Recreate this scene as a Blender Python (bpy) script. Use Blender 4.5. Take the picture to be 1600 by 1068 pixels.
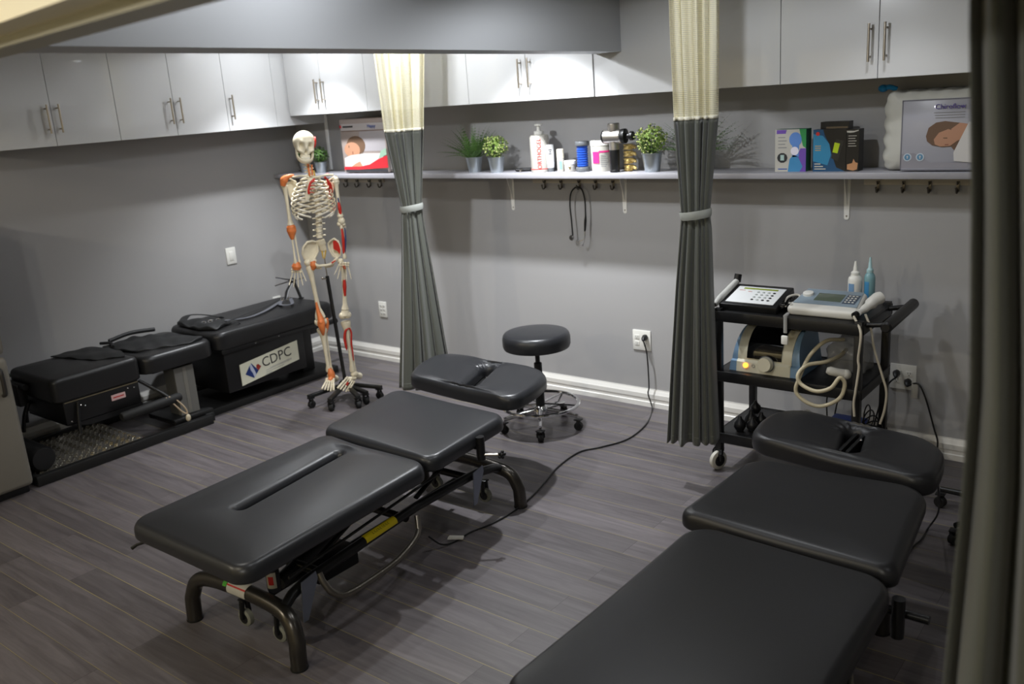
import bpy, bmesh, math, random
from math import pi, sin, cos, sqrt, radians, atan2
from mathutils import Vector as V, Matrix, Quaternion
random.seed(7)
for _o in list(bpy.data.objects): bpy.data.objects.remove(_o)
COL = bpy.context.scene.collection
sc = bpy.context.scene

# ------------------------------------------------------------------ camera
F_PX = 1411.4
CAM = V((5.877, -4.738, 1.97))
MR = V((0.7849, 0.6158, -0.0684)); MU = V((-0.1114, 0.2489, 0.9621)); MF = V((-0.6095, 0.7476, -0.2639))
cd = bpy.data.cameras.new('camera'); cam = bpy.data.objects.new('camera', cd); COL.objects.link(cam)
cd.sensor_width = 36; cd.lens = F_PX / 1600 * 36; cd.clip_start = 0.02
_m = Matrix.Identity(4)
for i in range(3):
    _m[i][0] = MR[i]; _m[i][1] = MU[i]; _m[i][2] = -MF[i]; _m[i][3] = CAM[i]
cam.matrix_world = _m
cd.dof.use_dof = True; cd.dof.focus_distance = 3.9; cd.dof.aperture_fstop = 2.8
sc.camera = cam

# ------------------------------------------------------------------ world, exposure
w = bpy.data.worlds.new('world'); sc.world = w; w.use_nodes = True
w.node_tree.nodes['Background'].inputs[0].default_value = (0.9, 0.92, 1, 1)
w.node_tree.nodes['Background'].inputs[1].default_value = 0.05
sc.view_settings.view_transform = 'Standard'; sc.view_settings.look = 'None'
sc.view_settings.gamma = 1; sc.view_settings.use_curve_mapping = False
sc.view_settings.exposure = 0.0
try:
    sc.cycles.use_denoising = True
    sc.cycles.max_bounces = 8; sc.cycles.transparent_max_bounces = 24; sc.cycles.sample_clamp_indirect = 6
except Exception: pass

# ------------------------------------------------------------------ lights (recessed ceiling spots of the room, plus added fill lamps)
CEIL = 2.5
def spot(x, y, power, color=(1, 0.96, 0.9), angle=130, blend=0.5, z=CEIL-0.02, r=0.035, tilt=0):
    l = bpy.data.lights.new('ceiling_spot_or_fill', 'SPOT'); l.energy = power; l.color = color
    l.spot_size = radians(angle); l.spot_blend = blend; l.shadow_soft_size = r
    o = bpy.data.objects.new('ceiling_spot_or_fill', l); o.location = (x, y, z); o.rotation_euler = (radians(tilt), 0, 0); COL.objects.link(o); return o
COOL = (0.93, 0.96, 1.0); WARM = (1, .9, .72)
spot(0.85, -0.74, 165, COOL, 100, .9)
spot(0.85, -0.74, 15, COOL, 176, .2)
spot(2.75, -0.74, 255, COOL, 105, .9)
spot(2.10, -0.95, 15, COOL, 176, .2)  # wide fill lamp, added to brighten the back cabinets
spot(4.65, -0.75, 14, COOL, 105, .9)
spot(2.45, -1.85, 84, COOL, 150, .6, tilt=35)
spot(4.15, -1.70, 30, COOL, 172, .3, tilt=8)
spot(2.60, -2.95, 24, (1, .98, .95), 120, .9)
spot(3.98, -2.88, 15, COOL, 176, .2)
spot(6.30, -2.60, 10, COOL, 176, .2)
spot(5.20, -5.80, 90, (1, .98, .93), 176, .2)  # unseen fill behind the camera, added for general brightness
spot(1.50, -5.60, 95, WARM, 176, .2)  # second unseen fill on the camera side, added, warm tinted
spot(3.30, -4.75, 42, WARM, 176, .2)

# ------------------------------------------------------------------ pixel rays of the photograph (measuring aid)
def ray(x, y): return MR * ((x-800)/F_PX) - MU * ((y-534)/F_PX) + MF
def atX(x, y, X): d = ray(x, y); return CAM + d * ((X-CAM.x)/d.x)
def atY(x, y, Y): d = ray(x, y); return CAM + d * ((Y-CAM.y)/d.y)
def atZ(x, y, Z): d = ray(x, y); return CAM + d * ((Z-CAM.z)/d.z)
class Face:
    """upright plane through a place, facing the viewer's side of the room: local (u right, w away, z up)"""
    def __init__(s, x, y):
        s.o = V((x, y, 0)); n = V((x-CAM.x, y-CAM.y, 0)).normalized(); s.n = n; s.r = V((n.y, -n.x, 0))
    def at(s, px, py, w=0):
        d = ray(px, py); t = ((s.o + s.n*w - CAM).dot(s.n)) / d.dot(s.n); p = CAM + d*t
        return V(((p-s.o).dot(s.r), w, p.z))
    def P(s, u, w, z): return s.o + s.r*u + s.n*w + V((0, 0, z))
    def px(s, px, py, w=0): q = s.at(px, py, w); return s.P(q.x, q.y, q.z)

# ------------------------------------------------------------------ materials
def lin(h):
    h = h.lstrip('#'); c = [int(h[i:i+2], 16)/255 for i in (0, 2, 4)]
    return [x/12.92 if x <= .04045 else ((x+.055)/1.055)**2.4 for x in c] + [1]
_mats = {}
def mat(name, col, rough=.5, metal=0, bump=0, bscale=80, var=0, vscale=6, coat=0, spec=.5, emit=None, trans=0, alpha=1, sheen=0, ior=1.45):
    if name in _mats: return _mats[name]
    m = bpy.data.materials.new(name); m.use_nodes = True; nt = m.node_tree; b = nt.nodes['Principled BSDF']
    c = lin(col) if isinstance(col, str) else list(col)+[1]
    b.inputs['Base Color'].default_value = c; b.inputs['Roughness'].default_value = rough
    b.inputs['Metallic'].default_value = metal; b.inputs['Coat Weight'].default_value = coat
    b.inputs['Specular IOR Level'].default_value = spec; b.inputs['Transmission Weight'].default_value = trans
    b.inputs['Alpha'].default_value = alpha; b.inputs['IOR'].default_value = ior
    b.inputs['Sheen Weight'].default_value = sheen
    if emit: b.inputs['Emission Color'].default_value = lin(emit[0]); b.inputs['Emission Strength'].default_value = emit[1]
    tc = nt.nodes.new('ShaderNodeTexCoord')
    if var:
        n = nt.nodes.new('ShaderNodeTexNoise'); n.inputs['Scale'].default_value = vscale; n.inputs['Detail'].default_value = 4
        r = nt.nodes.new('ShaderNodeValToRGB')
        r.color_ramp.elements[0].position = .3; r.color_ramp.elements[1].position = .7
        r.color_ramp.elements[0].color = [x*(1-var) for x in c[:3]]+[1]; r.color_ramp.elements[1].color = [min(1, x*(1+var)) for x in c[:3]]+[1]
        nt.links.new(tc.outputs['Object'], n.inputs['Vector']); nt.links.new(n.outputs['Fac'], r.inputs['Fac']); nt.links.new(r.outputs['Color'], b.inputs['Base Color'])
    if bump:
        n = nt.nodes.new('ShaderNodeTexNoise'); n.inputs['Scale'].default_value = bscale; n.inputs['Detail'].default_value = 3
        bp = nt.nodes.new('ShaderNodeBump'); bp.inputs['Strength'].default_value = bump; bp.inputs['Distance'].default_value = .002
        nt.links.new(tc.outputs['Object'], n.inputs['Vector']); nt.links.new(n.outputs['Fac'], bp.inputs['Height']); nt.links.new(bp.outputs['Normal'], b.inputs['Normal'])
    _mats[name] = m; return m

def floor_mat():
    m = bpy.data.materials.new('grey_oak_laminate'); m.use_nodes = True; nt = m.node_tree; N = nt.nodes; L = nt.links; b = N['Principled BSDF']
    tc = N.new('ShaderNodeTexCoord'); mp = N.new('ShaderNodeMapping'); mp.inputs['Location'].default_value = (.3, .03, 0)
    L.new(tc.outputs['Object'], mp.inputs['Vector'])
    br = N.new('ShaderNodeTexBrick'); br.offset = .37; br.offset_frequency = 2
    br.inputs['Scale'].default_value = 1; br.inputs['Brick Width'].default_value = 1.22; br.inputs['Row Height'].default_value = .135
    br.inputs['Mortar Size'].default_value = .0010; br.inputs['Mortar Smooth'].default_value = .1; br.inputs['Bias'].default_value = 0
    br.inputs['Color1'].default_value = (0, 0, 0, 1); br.inputs['Color2'].default_value = (1, 1, 1, 1)
    L.new(mp.outputs[0], br.inputs['Vector'])
    # grain: noise stretched along the plank, shifted per plank
    sep = N.new('ShaderNodeVectorMath'); sep.operation = 'MULTIPLY'; sep.inputs[1].default_value = (1.6, 20, 1); L.new(mp.outputs[0], sep.inputs[0])
    off = N.new('ShaderNodeVectorMath'); off.operation = 'MULTIPLY'; off.inputs[1].default_value = (17, 9, 31); L.new(br.outputs['Color'], off.inputs[0])
    add = N.new('ShaderNodeVectorMath'); L.new(sep.outputs[0], add.inputs[0]); L.new(off.outputs[0], add.inputs[1])
    n1 = N.new('ShaderNodeTexNoise'); n1.inputs['Scale'].default_value = 1.3; n1.inputs['Detail'].default_value = 8; n1.inputs['Roughness'].default_value = .62; n1.inputs['Distortion'].default_value = .8
    L.new(add.outputs[0], n1.inputs['Vector'])
    r1 = N.new('ShaderNodeValToRGB'); e = r1.color_ramp.elements; e[0].position = .22; e[1].position = .8
    e[0].color = lin('474244'); e[1].color = lin('6d686a')
    L.new(n1.outputs['Fac'], r1.inputs['Fac'])
    mul = N.new('ShaderNodeMix'); mul.data_type = 'RGBA'; mul.blend_type = 'MULTIPLY'; mul.inputs[0].default_value = 1
    r2 = N.new('ShaderNodeMapRange'); r2.inputs['To Min'].default_value = .8; r2.inputs['To Max'].default_value = 1.15; L.new(br.outputs['Color'], r2.inputs['Value'])
    L.new(r1.outputs['Color'], mul.inputs[6]); L.new(r2.outputs[0], mul.inputs[7])
    mx = N.new('ShaderNodeMix'); mx.data_type = 'RGBA'; L.new(br.outputs['Fac'], mx.inputs[0]); L.new(mul.outputs[2], mx.inputs[6]); mx.inputs[7].default_value = lin('3a3636')
    # pale bevel line along the long plank edges, stronger on some rows
    sy = N.new('ShaderNodeSeparateXYZ'); L.new(mp.outputs[0], sy.inputs[0])
    dv = N.new('ShaderNodeMath'); dv.operation = 'DIVIDE'; dv.inputs[1].default_value = .135; L.new(sy.outputs[1], dv.inputs[0])
    fr = N.new('ShaderNodeMath'); fr.operation = 'FRACT'; L.new(dv.outputs[0], fr.inputs[0])
    lt = N.new('ShaderNodeMath'); lt.operation = 'LESS_THAN'; lt.inputs[1].default_value = .019; L.new(fr.outputs[0], lt.inputs[0])
    nz = N.new('ShaderNodeTexNoise'); nz.inputs['Scale'].default_value = 1.1; L.new(mp.outputs[0], nz.inputs['Vector'])
    rg = N.new('ShaderNodeMapRange'); rg.inputs['From Min'].default_value = .35; rg.inputs['From Max'].default_value = .65; rg.inputs['To Min'].default_value = .25; L.new(nz.outputs['Fac'], rg.inputs['Value'])
    ml = N.new('ShaderNodeMath'); ml.operation = 'MULTIPLY'; L.new(lt.outputs[0], ml.inputs[0]); L.new(rg.outputs[0], ml.inputs[1])
    m3 = N.new('ShaderNodeMix'); m3.data_type = 'RGBA'; L.new(ml.outputs[0], m3.inputs[0]); L.new(mx.outputs[2], m3.inputs[6]); m3.inputs[7].default_value = lin('a1955f')
    L.new(m3.outputs[2], b.inputs['Base Color'])
    b.inputs['Roughness'].default_value = .38; b.inputs['Specular IOR Level'].default_value = .4
    bp = N.new('ShaderNodeBump'); bp.inputs['Strength'].default_value = .25; bp.inputs['Distance'].default_value = .002
    L.new(n1.outputs['Fac'], bp.inputs['Height']); L.new(bp.outputs[0], b.inputs['Normal'])
    return m

def net_mat(name, col):
    """woven mesh header: fine open grid"""
    m = bpy.data.materials.new(name); m.use_nodes = True; nt = m.node_tree; N = nt.nodes; L = nt.links; b = N['Principled BSDF']
    b.inputs['Base Color'].default_value = lin(col); b.inputs['Roughness'].default_value = .8
    uv = N.new('ShaderNodeUVMap'); uv.uv_map = 'UVMap'; sx = N.new('ShaderNodeSeparateXYZ'); L.new(uv.outputs[0], sx.inputs[0])
    res = []
    for k, sc_ in ((0, 95.0), (1, 120.0)):
        a = N.new('ShaderNodeMath'); a.operation = 'MULTIPLY'; a.inputs[1].default_value = sc_; L.new(sx.outputs[k], a.inputs[0])
        f = N.new('ShaderNodeMath'); f.operation = 'FRACT'; L.new(a.outputs[0], f.inputs[0])
        g = N.new('ShaderNodeMath'); g.operation = 'GREATER_THAN'; g.inputs[1].default_value = .58; L.new(f.outputs[0], g.inputs[0]); res.append(g)
    h = N.new('ShaderNodeMath'); h.operation = 'MULTIPLY'; L.new(res[0].outputs[0], h.inputs[0]); L.new(res[1].outputs[0], h.inputs[1])
    tr = N.new('ShaderNodeBsdfTransparent'); tl = N.new('ShaderNodeBsdfTranslucent'); tl.inputs[0].default_value = lin(col)
    ms = N.new('ShaderNodeMixShader'); ms.inputs[0].default_value = .4; L.new(b.outputs[0], ms.inputs[1]); L.new(tl.outputs[0], ms.inputs[2])
    m2 = N.new('ShaderNodeMixShader'); L.new(h.outputs[0], m2.inputs[0]); L.new(ms.outputs[0], m2.inputs[1]); L.new(tr.outputs[0], m2.inputs[2])
    L.new(m2.outputs[0], N['Material Output'].inputs[0]); return m

# ------------------------------------------------------------------ mesh helpers
def rotm(rx=0, ry=0, rz=0): return Matrix.Rotation(rz, 4, 'Z') @ Matrix.Rotation(ry, 4, 'Y') @ Matrix.Rotation(rx, 4, 'X')
class MB:
    def __init__(s): s.v = []; s.f = []; s.m = []; s.mi = 0
    def add(s, vs, fs):
        b = len(s.v); s.v += [tuple(v) for v in vs]
        for f in fs: s.f.append([b+i for i in f]); s.m.append(s.mi)
        return s
    def bm(s, bm, M=None):
        bm.verts.index_update(); vs = [(M @ v.co if M else v.co.copy()) for v in bm.verts]
        s.add(vs, [[v.index for v in f.verts] for f in bm.faces]); bm.free(); return s
    def box(s, c, d, rz=0, bev=0, M=None, seg=2):
        bm = bmesh.new(); bmesh.ops.create_cube(bm, size=1)
        for v in bm.verts: v.co = V((v.co.x*d[0], v.co.y*d[1], v.co.z*d[2]))
        if bev: bmesh.ops.bevel(bm, geom=list(bm.edges), offset=min(bev, min(d)*.49), segments=seg, profile=.5, affect='EDGES')
        T = Matrix.Translation(c) @ (M if M else Matrix.Rotation(rz, 4, 'Z')); return s.bm(bm, T)
    def bb(s, x0, x1, y0, y1, z0, z1, bev=0): return s.box(((x0+x1)/2, (y0+y1)/2, (z0+z1)/2), (x1-x0, y1-y0, z1-z0), 0, bev)
    def tube(s, path, r, n=10, closed=False, caps=True, flat=None):
        P = [V(p) for p in path]; k = len(P)
        R = r if isinstance(r, (list, tuple)) else [r]*k
        T = []
        for i in range(k):
            a = P[(i-1) % k] if (closed or i > 0) else P[i]; b = P[(i+1) % k] if (closed or i < k-1) else P[i]
            t = (b-a); T.append(t.normalized() if t.length > 1e-9 else V((0, 0, 1)))
        u = T[0].orthogonal().normalized()
        if flat is not None:
            u = (V(flat[2]) - T[0]*V(flat[2]).dot(T[0])).normalized()
        vs = []
        for i in range(k):
            if i: u = (T[i-1].rotation_difference(T[i])) @ u
            u = (u - T[i]*u.dot(T[i])).normalized(); w_ = T[i].cross(u)
            a_, b_ = (flat[0], flat[1]) if flat else (1, 1)
            for j in range(n):
                an = 2*pi*j/n; vs.append(P[i] + u*cos(an)*R[i]*a_ + w_*sin(an)*R[i]*b_)
        fs = []
        for i in range(k if closed else k-1):
            for j in range(n):
                i2 = (i+1) % k; fs.append([i*n+j, i*n+(j+1) % n, i2*n+(j+1) % n, i2*n+j])
        if caps and not closed: fs.append(list(range(n))[::-1]); fs.append([(k-1)*n+j for j in range(n)])
        return s.add(vs, fs)
    def cyl(s, p, q, r, r2=None, n=16): return s.tube([p, q], [r, r if r2 is None else r2], n)
    def lathe(s, prof, c=(0, 0, 0), n=24, M=None, sq=None):
        """prof: (r,z) from bottom to top"""
        c = V(c); vs = []
        for r, z in prof:
            for j in range(n):
                a = 2*pi*j/n; p = V((r*cos(a), r*sin(a)*(sq or 1), z)); vs.append((M @ p if M else p) + c)
        fs = [[i*n+j, i*n+(j+1) % n, (i+1)*n+(j+1) % n, (i+1)*n+j] for i in range(len(prof)-1) for j in range(n)]
        fs.append(list(range(n))[::-1]); fs.append([(len(prof)-1)*n+j for j in range(n)])
        return s.add(vs, fs)
    def ball(s, c, r, n=16, M=None):
        r = r if isinstance(r, (tuple, list)) else (r, r, r); bm = bmesh.new(); bmesh.ops.create_uvsphere(bm, u_segments=n, v_segments=max(6, n//2), radius=1)
        return s.bm(bm, Matrix.Translation(c) @ (M or Matrix.Identity(4)) @ Matrix.Diagonal((r[0], r[1], r[2], 1)))
    def torus(s, c, R, r, M=None, n=40, k=8):
        pts = [(M or Matrix.Identity(4)) @ V((R*cos(2*pi*i/n), R*sin(2*pi*i/n), 0)) + V(c) for i in range(n)]
        return s.tube(pts, r, k, closed=True)
    def quad(s, a, b, c, d): return s.add([a, b, c, d], [[0, 1, 2, 3]])
    def prism(s, pts, o, ux, uy, th):
        """flat outline pts (2d) on plane o+ux*x+uy*y, thickened by th along ux x uy"""
        ux = V(ux); uy = V(uy); o = V(o); nn = ux.cross(uy).normalized()*th; k = len(pts)
        vs = [o+ux*p[0]+uy*p[1] for p in pts] + [o+ux*p[0]+uy*p[1]+nn for p in pts]
        fs = [list(range(k))[::-1], [k+i for i in range(k)]] + [[i, (i+1) % k, k+(i+1) % k, k+i] for i in range(k)]
        return s.add(vs, fs)
    def pad(s, out, zt, zb, r=.03, seg=None, hw=0, ri=.02, puff=.006, M=None, wob=None):
        """upholstered slab: outline 2d, optional slot around medial segment of half width hw"""
        k = len(out); out = [V((p[0], p[1])) for p in out]
        if seg is None:
            cx = sum((p for p in out), V((0, 0)))/k; seg = (cx, cx); hw = 0
        a, b = V(seg[0]), V(seg[1]); ab = b-a; rows = []
        inn = []
        for p in out:
            t = max(0, min(1, (p-a).dot(ab)/ab.length_squared)) if ab.length > 1e-6 else 0
            c = a+ab*t; d = (p-c); inn.append(c + d.normalized()*hw if d.length > 1e-9 else c)
        def row(dist_or_t, z, mode):
            rr = []
            for p, q in zip(out, inn):
                L = (q-p).length; dr = (q-p).normalized()
                if mode == 'o': x = p+dr*(dist_or_t*min(1, .45*L/r))
                elif mode == 'i': x = q-dr*(dist_or_t*min(1, .45*L/ri))
                else:
                    lo = min(r, L*.45); hi = L-(min(ri, L*.45) if hw else 0); x = p+dr*(lo+(hi-lo)*dist_or_t)
                rr.append((x.x, x.y, z))
            rows.append(rr)
        rb = min(.014, (zt-zb)*.3)
        for i in range(4): an = i/3*pi/2; row(rb*(1-sin(an)), zb+rb*(1-cos(an)), 'o')
        for i in range(7): an = i/6*pi/2; row(r*(1-cos(an)), zt-r+r*sin(an), 'o')
        for i in range(1, 8): t = i/8; row(t, zt + puff*min(1, t*3)*(min(1, (1-t)*3) if hw else 1), 't')
        if hw:
            for i in range(7): an = i/6*pi/2; row(ri*(1-sin(an)), zt-ri+ri*cos(an), 'i')
            row(0, zb+.005, 'i')
        else: row(0, zt+puff, 'i')
        vs = [p for rr in rows for p in rr]; n = len(rows)
        fs = [[i*k+j, i*k+(j+1) % k, (i+1)*k+(j+1) % k, (i+1)*k+j] for i in range(n-1) for j in range(k)]
        if hw: fs += [[(n-1)*k+j, (n-1)*k+(j+1) % k, (j+1) % k, j] for j in range(k)]
        else: fs.append(list(range(k))[::-1])
        if wob: vs = [wob(V(p)) for p in vs]
        if M: vs = [M @ V(p) for p in vs]
        return s.add(vs, fs)

def rpoly(cs, rad, n=8, step=.03):
    """polygon corners with rounded corners, edges resampled (counter-clockwise)"""
    k = len(cs); rad = rad if isinstance(rad, (list, tuple)) else [rad]*k; pts = []
    cs = [V(c) for c in cs]
    for i in range(k):
        p = cs[i]; a = cs[i-1]; b = cs[(i+1) % k]; r = rad[i]
        p0 = p+(a-p).normalized()*r; p1 = p+(b-p).normalized()*r
        if pts:
            q = pts[-1]; m = int((p0-q).length/step)
            for j in range(1, m): pts.append(q.lerp(p0, j/m))
        for j in range(n+1):
            t = j/n; w1 = .25; x = p0*(1-t)**3 + (p0.lerp(p, .55))*3*t*(1-t)**2 + (p1.lerp(p, .55))*3*t*t*(1-t) + p1*t**3; pts.append(x)
    q = pts[-1]; m = int((pts[0]-q).length/step)
    for j in range(1, m): pts.append(q.lerp(pts[0], j/m))
    out = [pts[0]]
    for p in pts[1:]:
        if (p-out[-1]).length > 1e-4: out.append(p)
    if (out[0]-out[-1]).length < 1e-4: out.pop()
    return out
def smooth(pts, k=6, closed=False):
    P = [V(p) for p in pts]; n = len(P); out = []
    rng = range(n if closed else n-1)
    for i in rng:
        p1, p2 = P[i], P[(i+1) % n]
        p0 = P[(i-1) % n] if (closed or i) else p1*2-p2
        p3 = P[(i+2) % n] if (closed or i+2 < n) else p2*2-p1
        for j in range(k):
            t = j/k; out.append(.5*((2*p1)+(p2-p0)*t+(2*p0-5*p1+4*p2-p3)*t*t+(3*p1-p0-3*p2+p3)*t**3))
    if not closed: out.append(P[-1])
    return out
def wm(o):
    M = o.matrix_basis.copy()
    return wm(o.parent) @ M if o.parent else M
def obj(name, mb, m, parent=None, smooth_=38, origin=None, solid=0, label=None, uv=None):
    me = bpy.data.meshes.new(name); me.from_pydata(mb.v, [], mb.f); me.validate(clean_customdata=False)
    ms = m if isinstance(m, (list, tuple)) else [m]
    for x in ms: me.materials.append(x)
    if len(ms) > 1 and len(me.polygons) == len(mb.m):
        for p, i in zip(me.polygons, mb.m): p.material_index = i
    if uv:
        ul = me.uv_layers.new(name='UVMap')
        for li, lp in enumerate(me.loops): ul.data[li].uv = uv[lp.vertex_index]
    o = bpy.data.objects.new(name, me); COL.objects.link(o)
    if parent:
        o.parent = parent; me.transform(wm(parent).inverted())
    else:
        if origin is None:
            xs = [v.co for v in me.vertices]; mn = [min(c[i] for c in xs) for i in range(3)]; mx = [max(c[i] for c in xs) for i in range(3)]
            origin = ((mn[0]+mx[0])/2, (mn[1]+mx[1])/2, mn[2])
        me.transform(Matrix.Translation(-V(origin))); o.location = origin
    if smooth_:
        bm = bmesh.new(); bm.from_mesh(me); bmesh.ops.remove_doubles(bm, verts=bm.verts, dist=1e-6) if not uv else None
        if not solid: bmesh.ops.recalc_face_normals(bm, faces=bm.faces)
        bm.to_mesh(me); bm.free()
        for p in me.polygons: p.use_smooth = True
        me.set_sharp_from_angle(angle=radians(smooth_))
    if solid:
        md = o.modifiers.new('cloth', 'SOLIDIFY'); md.thickness = solid
    if label: o['label'] = label
    return o
def tag(o, label, cat, group=None):
    o['label'] = label; o['category'] = cat
    if group: o['group'] = group
    return o
def thing(name, label, cat, loc, group=None, rz=0):
    o = bpy.data.objects.new(name, None); o.empty_display_size = .05; COL.objects.link(o); o.location = loc; o.rotation_euler = (0, 0, rz)
    return tag(o, label, cat, group)
def struct(name, mb, m, **k): o = obj(name, mb, m, **k); o['kind'] = 'structure'; return o
def text(name, s, size, M, m, parent, ext=.0006, align='CENTER', xs=1, label=None):
    c = bpy.data.curves.new(name, 'FONT'); c.body = s; c.size = size; c.extrude = ext; c.align_x = align; c.align_y = 'CENTER'; c.resolution_u = 3
    t = bpy.data.objects.new(name+'_src', c); COL.objects.link(t)
    dg = bpy.context.evaluated_depsgraph_get(); me = bpy.data.meshes.new_from_object(t.evaluated_get(dg))
    bpy.data.objects.remove(t); me.materials.clear(); me.materials.append(m); me.name = name
    me.transform((wm(parent).inverted() if parent else Matrix.Identity(4)) @ M @ Matrix.Diagonal((xs, 1, 1, 1)))
    o = bpy.data.objects.new(name, me); COL.objects.link(o); o.parent = parent
    if label: o['label'] = label
    return o
def frame(o, ux, uy):
    ux = V(ux).normalized(); uy = V(uy); uy = (uy-ux*uy.dot(ux)).normalized(); n = ux.cross(uy); M = Matrix.Identity(4)
    for i in range(3): M[i][0] = ux[i]; M[i][1] = uy[i]; M[i][2] = n[i]; M[i][3] = o[i]
    return M
def bez(a, b, c, d, n=12):
    a, b, c, d = V(a), V(b), V(c), V(d)
    return [a*(1-t)**3+b*3*t*(1-t)**2+c*3*t*t*(1-t)+d*t**3 for t in [i/n for i in range(n+1)]]
# ================================================================== the room
XL = -0.05; XR = 7.0; YF = -6.6
wallm = mat('grey_wall_paint', 'a09f9f', .55, bump=.12, bscale=350, spec=.35)
whitem = mat('white_trim_paint', 'e2e0da', .35)
ceilm = mat('ceiling_paint', 'dcdad2', .8)
lacq = mat('white_gloss_lacquer', 'd2d3d4', .16, coat=.35, spec=.5)
cabside = mat('cabinet_carcass_white', 'c9c9c8', .4)
steel = mat('brushed_nickel', 'b0a89c', .28, metal=1)
chrome = mat('polished_chrome', 'd8d8da', .08, metal=1)
alu = mat('satin_aluminium', 'a8a8a4', .35, metal=1)
blackp = mat('black_plastic', '0f0f10', .4)
blackm = mat('black_powder_coat', '141414', .45, bump=.1, bscale=500)
rubber = mat('black_rubber', '101010', .7)
vinyl = mat('black_upholstery_vinyl', '1f2023', .36, bump=.09, bscale=420, spec=.5)
whitep = mat('white_plastic', 'dddcd6', .35)
greyp = mat('grey_plastic', '5a5d60', .45)

m = MB(); m.bb(XL, XR, YF, 0, -.05, 0); struct('floor', m, floor_mat(), smooth_=0)
m = MB(); m.bb(XL-.1, XR+.1, 0, .1, 0, CEIL); struct('wall_back', m, wallm, smooth_=0)
m = MB(); m.bb(XL-.1, XL, YF, 0, 0, CEIL); struct('wall_left', m, wallm, smooth_=0)
m = MB(); m.bb(XR, XR+.1, YF, 0, 0, CEIL); struct('wall_right', m, wallm, smooth_=0)
m = MB(); m.bb(XL-.1, XR+.1, YF-.1, YF, 0, CEIL); struct('wall_front', m, mat('cream_wall_paint', 'd8cda8', .6), smooth_=0)
m = MB(); m.bb(XL-.1, XR+.1, YF-.1, .1, CEIL, CEIL+.08); struct('ceiling', m, ceilm, smooth_=0)
# moulded baseboards: profile swept along each wall
BP = [(0, 0), (.016, 0), (.016, .03), (.011, .034), (.011, .052), (.015, .058), (.015, .085), (.011, .092), (.008, .104), (.004, .112), (.004, .117), (0, .117)]
def baseboard(name, a, b, inward):
    m = MB(); a = V(a); b = V(b); inward = V(inward); k = len(BP)
    vs = [a+inward*p[0]+V((0, 0, p[1])) for p in BP]+[b+inward*p[0]+V((0, 0, p[1])) for p in BP]
    m.add(vs, [[i, (i+1) % k, k+(i+1) % k, k+i] for i in range(k)]+[list(range(k)), [k+i for i in range(k)][::-1]]); struct(name, m, whitem, smooth_=25)
baseboard('baseboard_back', (XL, 0, 0), (XR, 0, 0), (0, -1, 0))
baseboard('baseboard_left', (XL, YF, 0), (XL, -.016, 0), (1, 0, 0))
baseboard('baseboard_right', (XR, YF, 0), (XR, -.016, 0), (-1, 0, 0))
# dropped bulkhead along the room, opening header in front of it
bulkm = mat('bulkhead_paint', 'aeb0b3', .5)
def slab(name, pts, z0, z1, mt):
    m = MB(); k = len(pts); vs = [(p[0], p[1], z0) for p in pts]+[(p[0], p[1], z1) for p in pts]
    m.add(vs, [list(range(k))[::-1], [k+i for i in range(k)]]+[[i, (i+1) % k, k+(i+1) % k, k+i] for i in range(k)]); return struct(name, m, mt, smooth_=0)
slab('trim_1', [(3.20, -.352), (3.03, -.352), (3.50, -3.72), (3.70, -3.75)], 2.15, CEIL, bulkm)
headm = mat('header_paint_cream', 'f0e8cc', .5)
slab('trim_2', [(0, -3.33), (7.0, -4.289), (7.0, -4.364), (0, -3.405)], 2.15, CEIL, headm)
slab('trim_3', [(0, -3.25), (7.0, -4.209), (7.0, -4.289), (0, -3.33)], 2.13, 2.22, mat('header_moulding', 'a9a694', .45))
# streak of light by the left cabinets, modelled as a slim white strip
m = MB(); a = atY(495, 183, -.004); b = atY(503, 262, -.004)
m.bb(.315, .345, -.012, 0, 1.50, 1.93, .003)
struct('light_streak', m, mat('light_streak_white', 'eeeeee', .3))

# ================================================================== cabinets
def handle(parent, p, out, L=.165):
    """bar handle centred on p, standing off the door in direction out"""
    p = V(p); out = V(out); m = MB(); c = p+out*.032
    m.cyl(c-V((0, 0, L/2)), c+V((0, 0, L/2)), .0058, n=12)
    for s in (-1, 1): q = V((0, 0, s*L*.36)); m.cyl(p+q, c+q, .0045, n=10)
    obj('handle', m, steel, parent)
def cabinet(label, axis, s0, seams, s1, zb, hside, hz=.165, dep=.35, group=None, doors=True):
    """axis 'x': along the back wall, front at y=-dep; axis 'y': along the left wall, front at x=dep"""
    zt = CEIL-.002
    def B(m, a0, a1, d0, d1, z0, z1, bev=0):
        if axis == 'x': m.bb(a0, a1, -d1, -d0, z0, z1, bev)
        else: m.bb(XL+d0 if d0 == 0 else d0, d1, a0, a1, z0, z1, bev)
    mid = (s0+s1)/2
    loc = (mid, -.17, zb) if axis == 'x' else (.17, mid, zb)
    t = thing('wall_cabinet', label, 'cabinet', loc, group)
    m = MB(); B(m, s0+.001, s1-.001, .001, dep-.021, zb+.002, zt); obj('body', m, cabside, t, smooth_=0)
    ed = [s0]+seams+[s1]
    for i in range(len(ed)-1):
        m = MB(); B(m, ed[i]+.0015, ed[i+1]-.0015, dep-.02, dep, zb, zt-.004, .0015); d = obj('door', m, lacq, t, smooth_=0)
        hs = hside[i]
        if hs is None: continue
        a = ed[i]+.035 if hs == 0 else ed[i+1]-.035
        z = zb+.075+.165/2
        if axis == 'x': handle(d, (a, -dep, z), (0, -1, 0))
        else: handle(d, (dep, a, z), (1, 0, 0))
    return t
G1 = 'gloss cabinets on the left wall'; G2 = 'gloss cabinets on the back wall'
ZL, ZB = 1.857, 1.925
cabinet('glossy double door cabinet on left wall, cut off by the left photo edge', 'y', -2.50, [-2.085], -1.68, ZL, [1, 0], dep=.33, group=G1)
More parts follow.
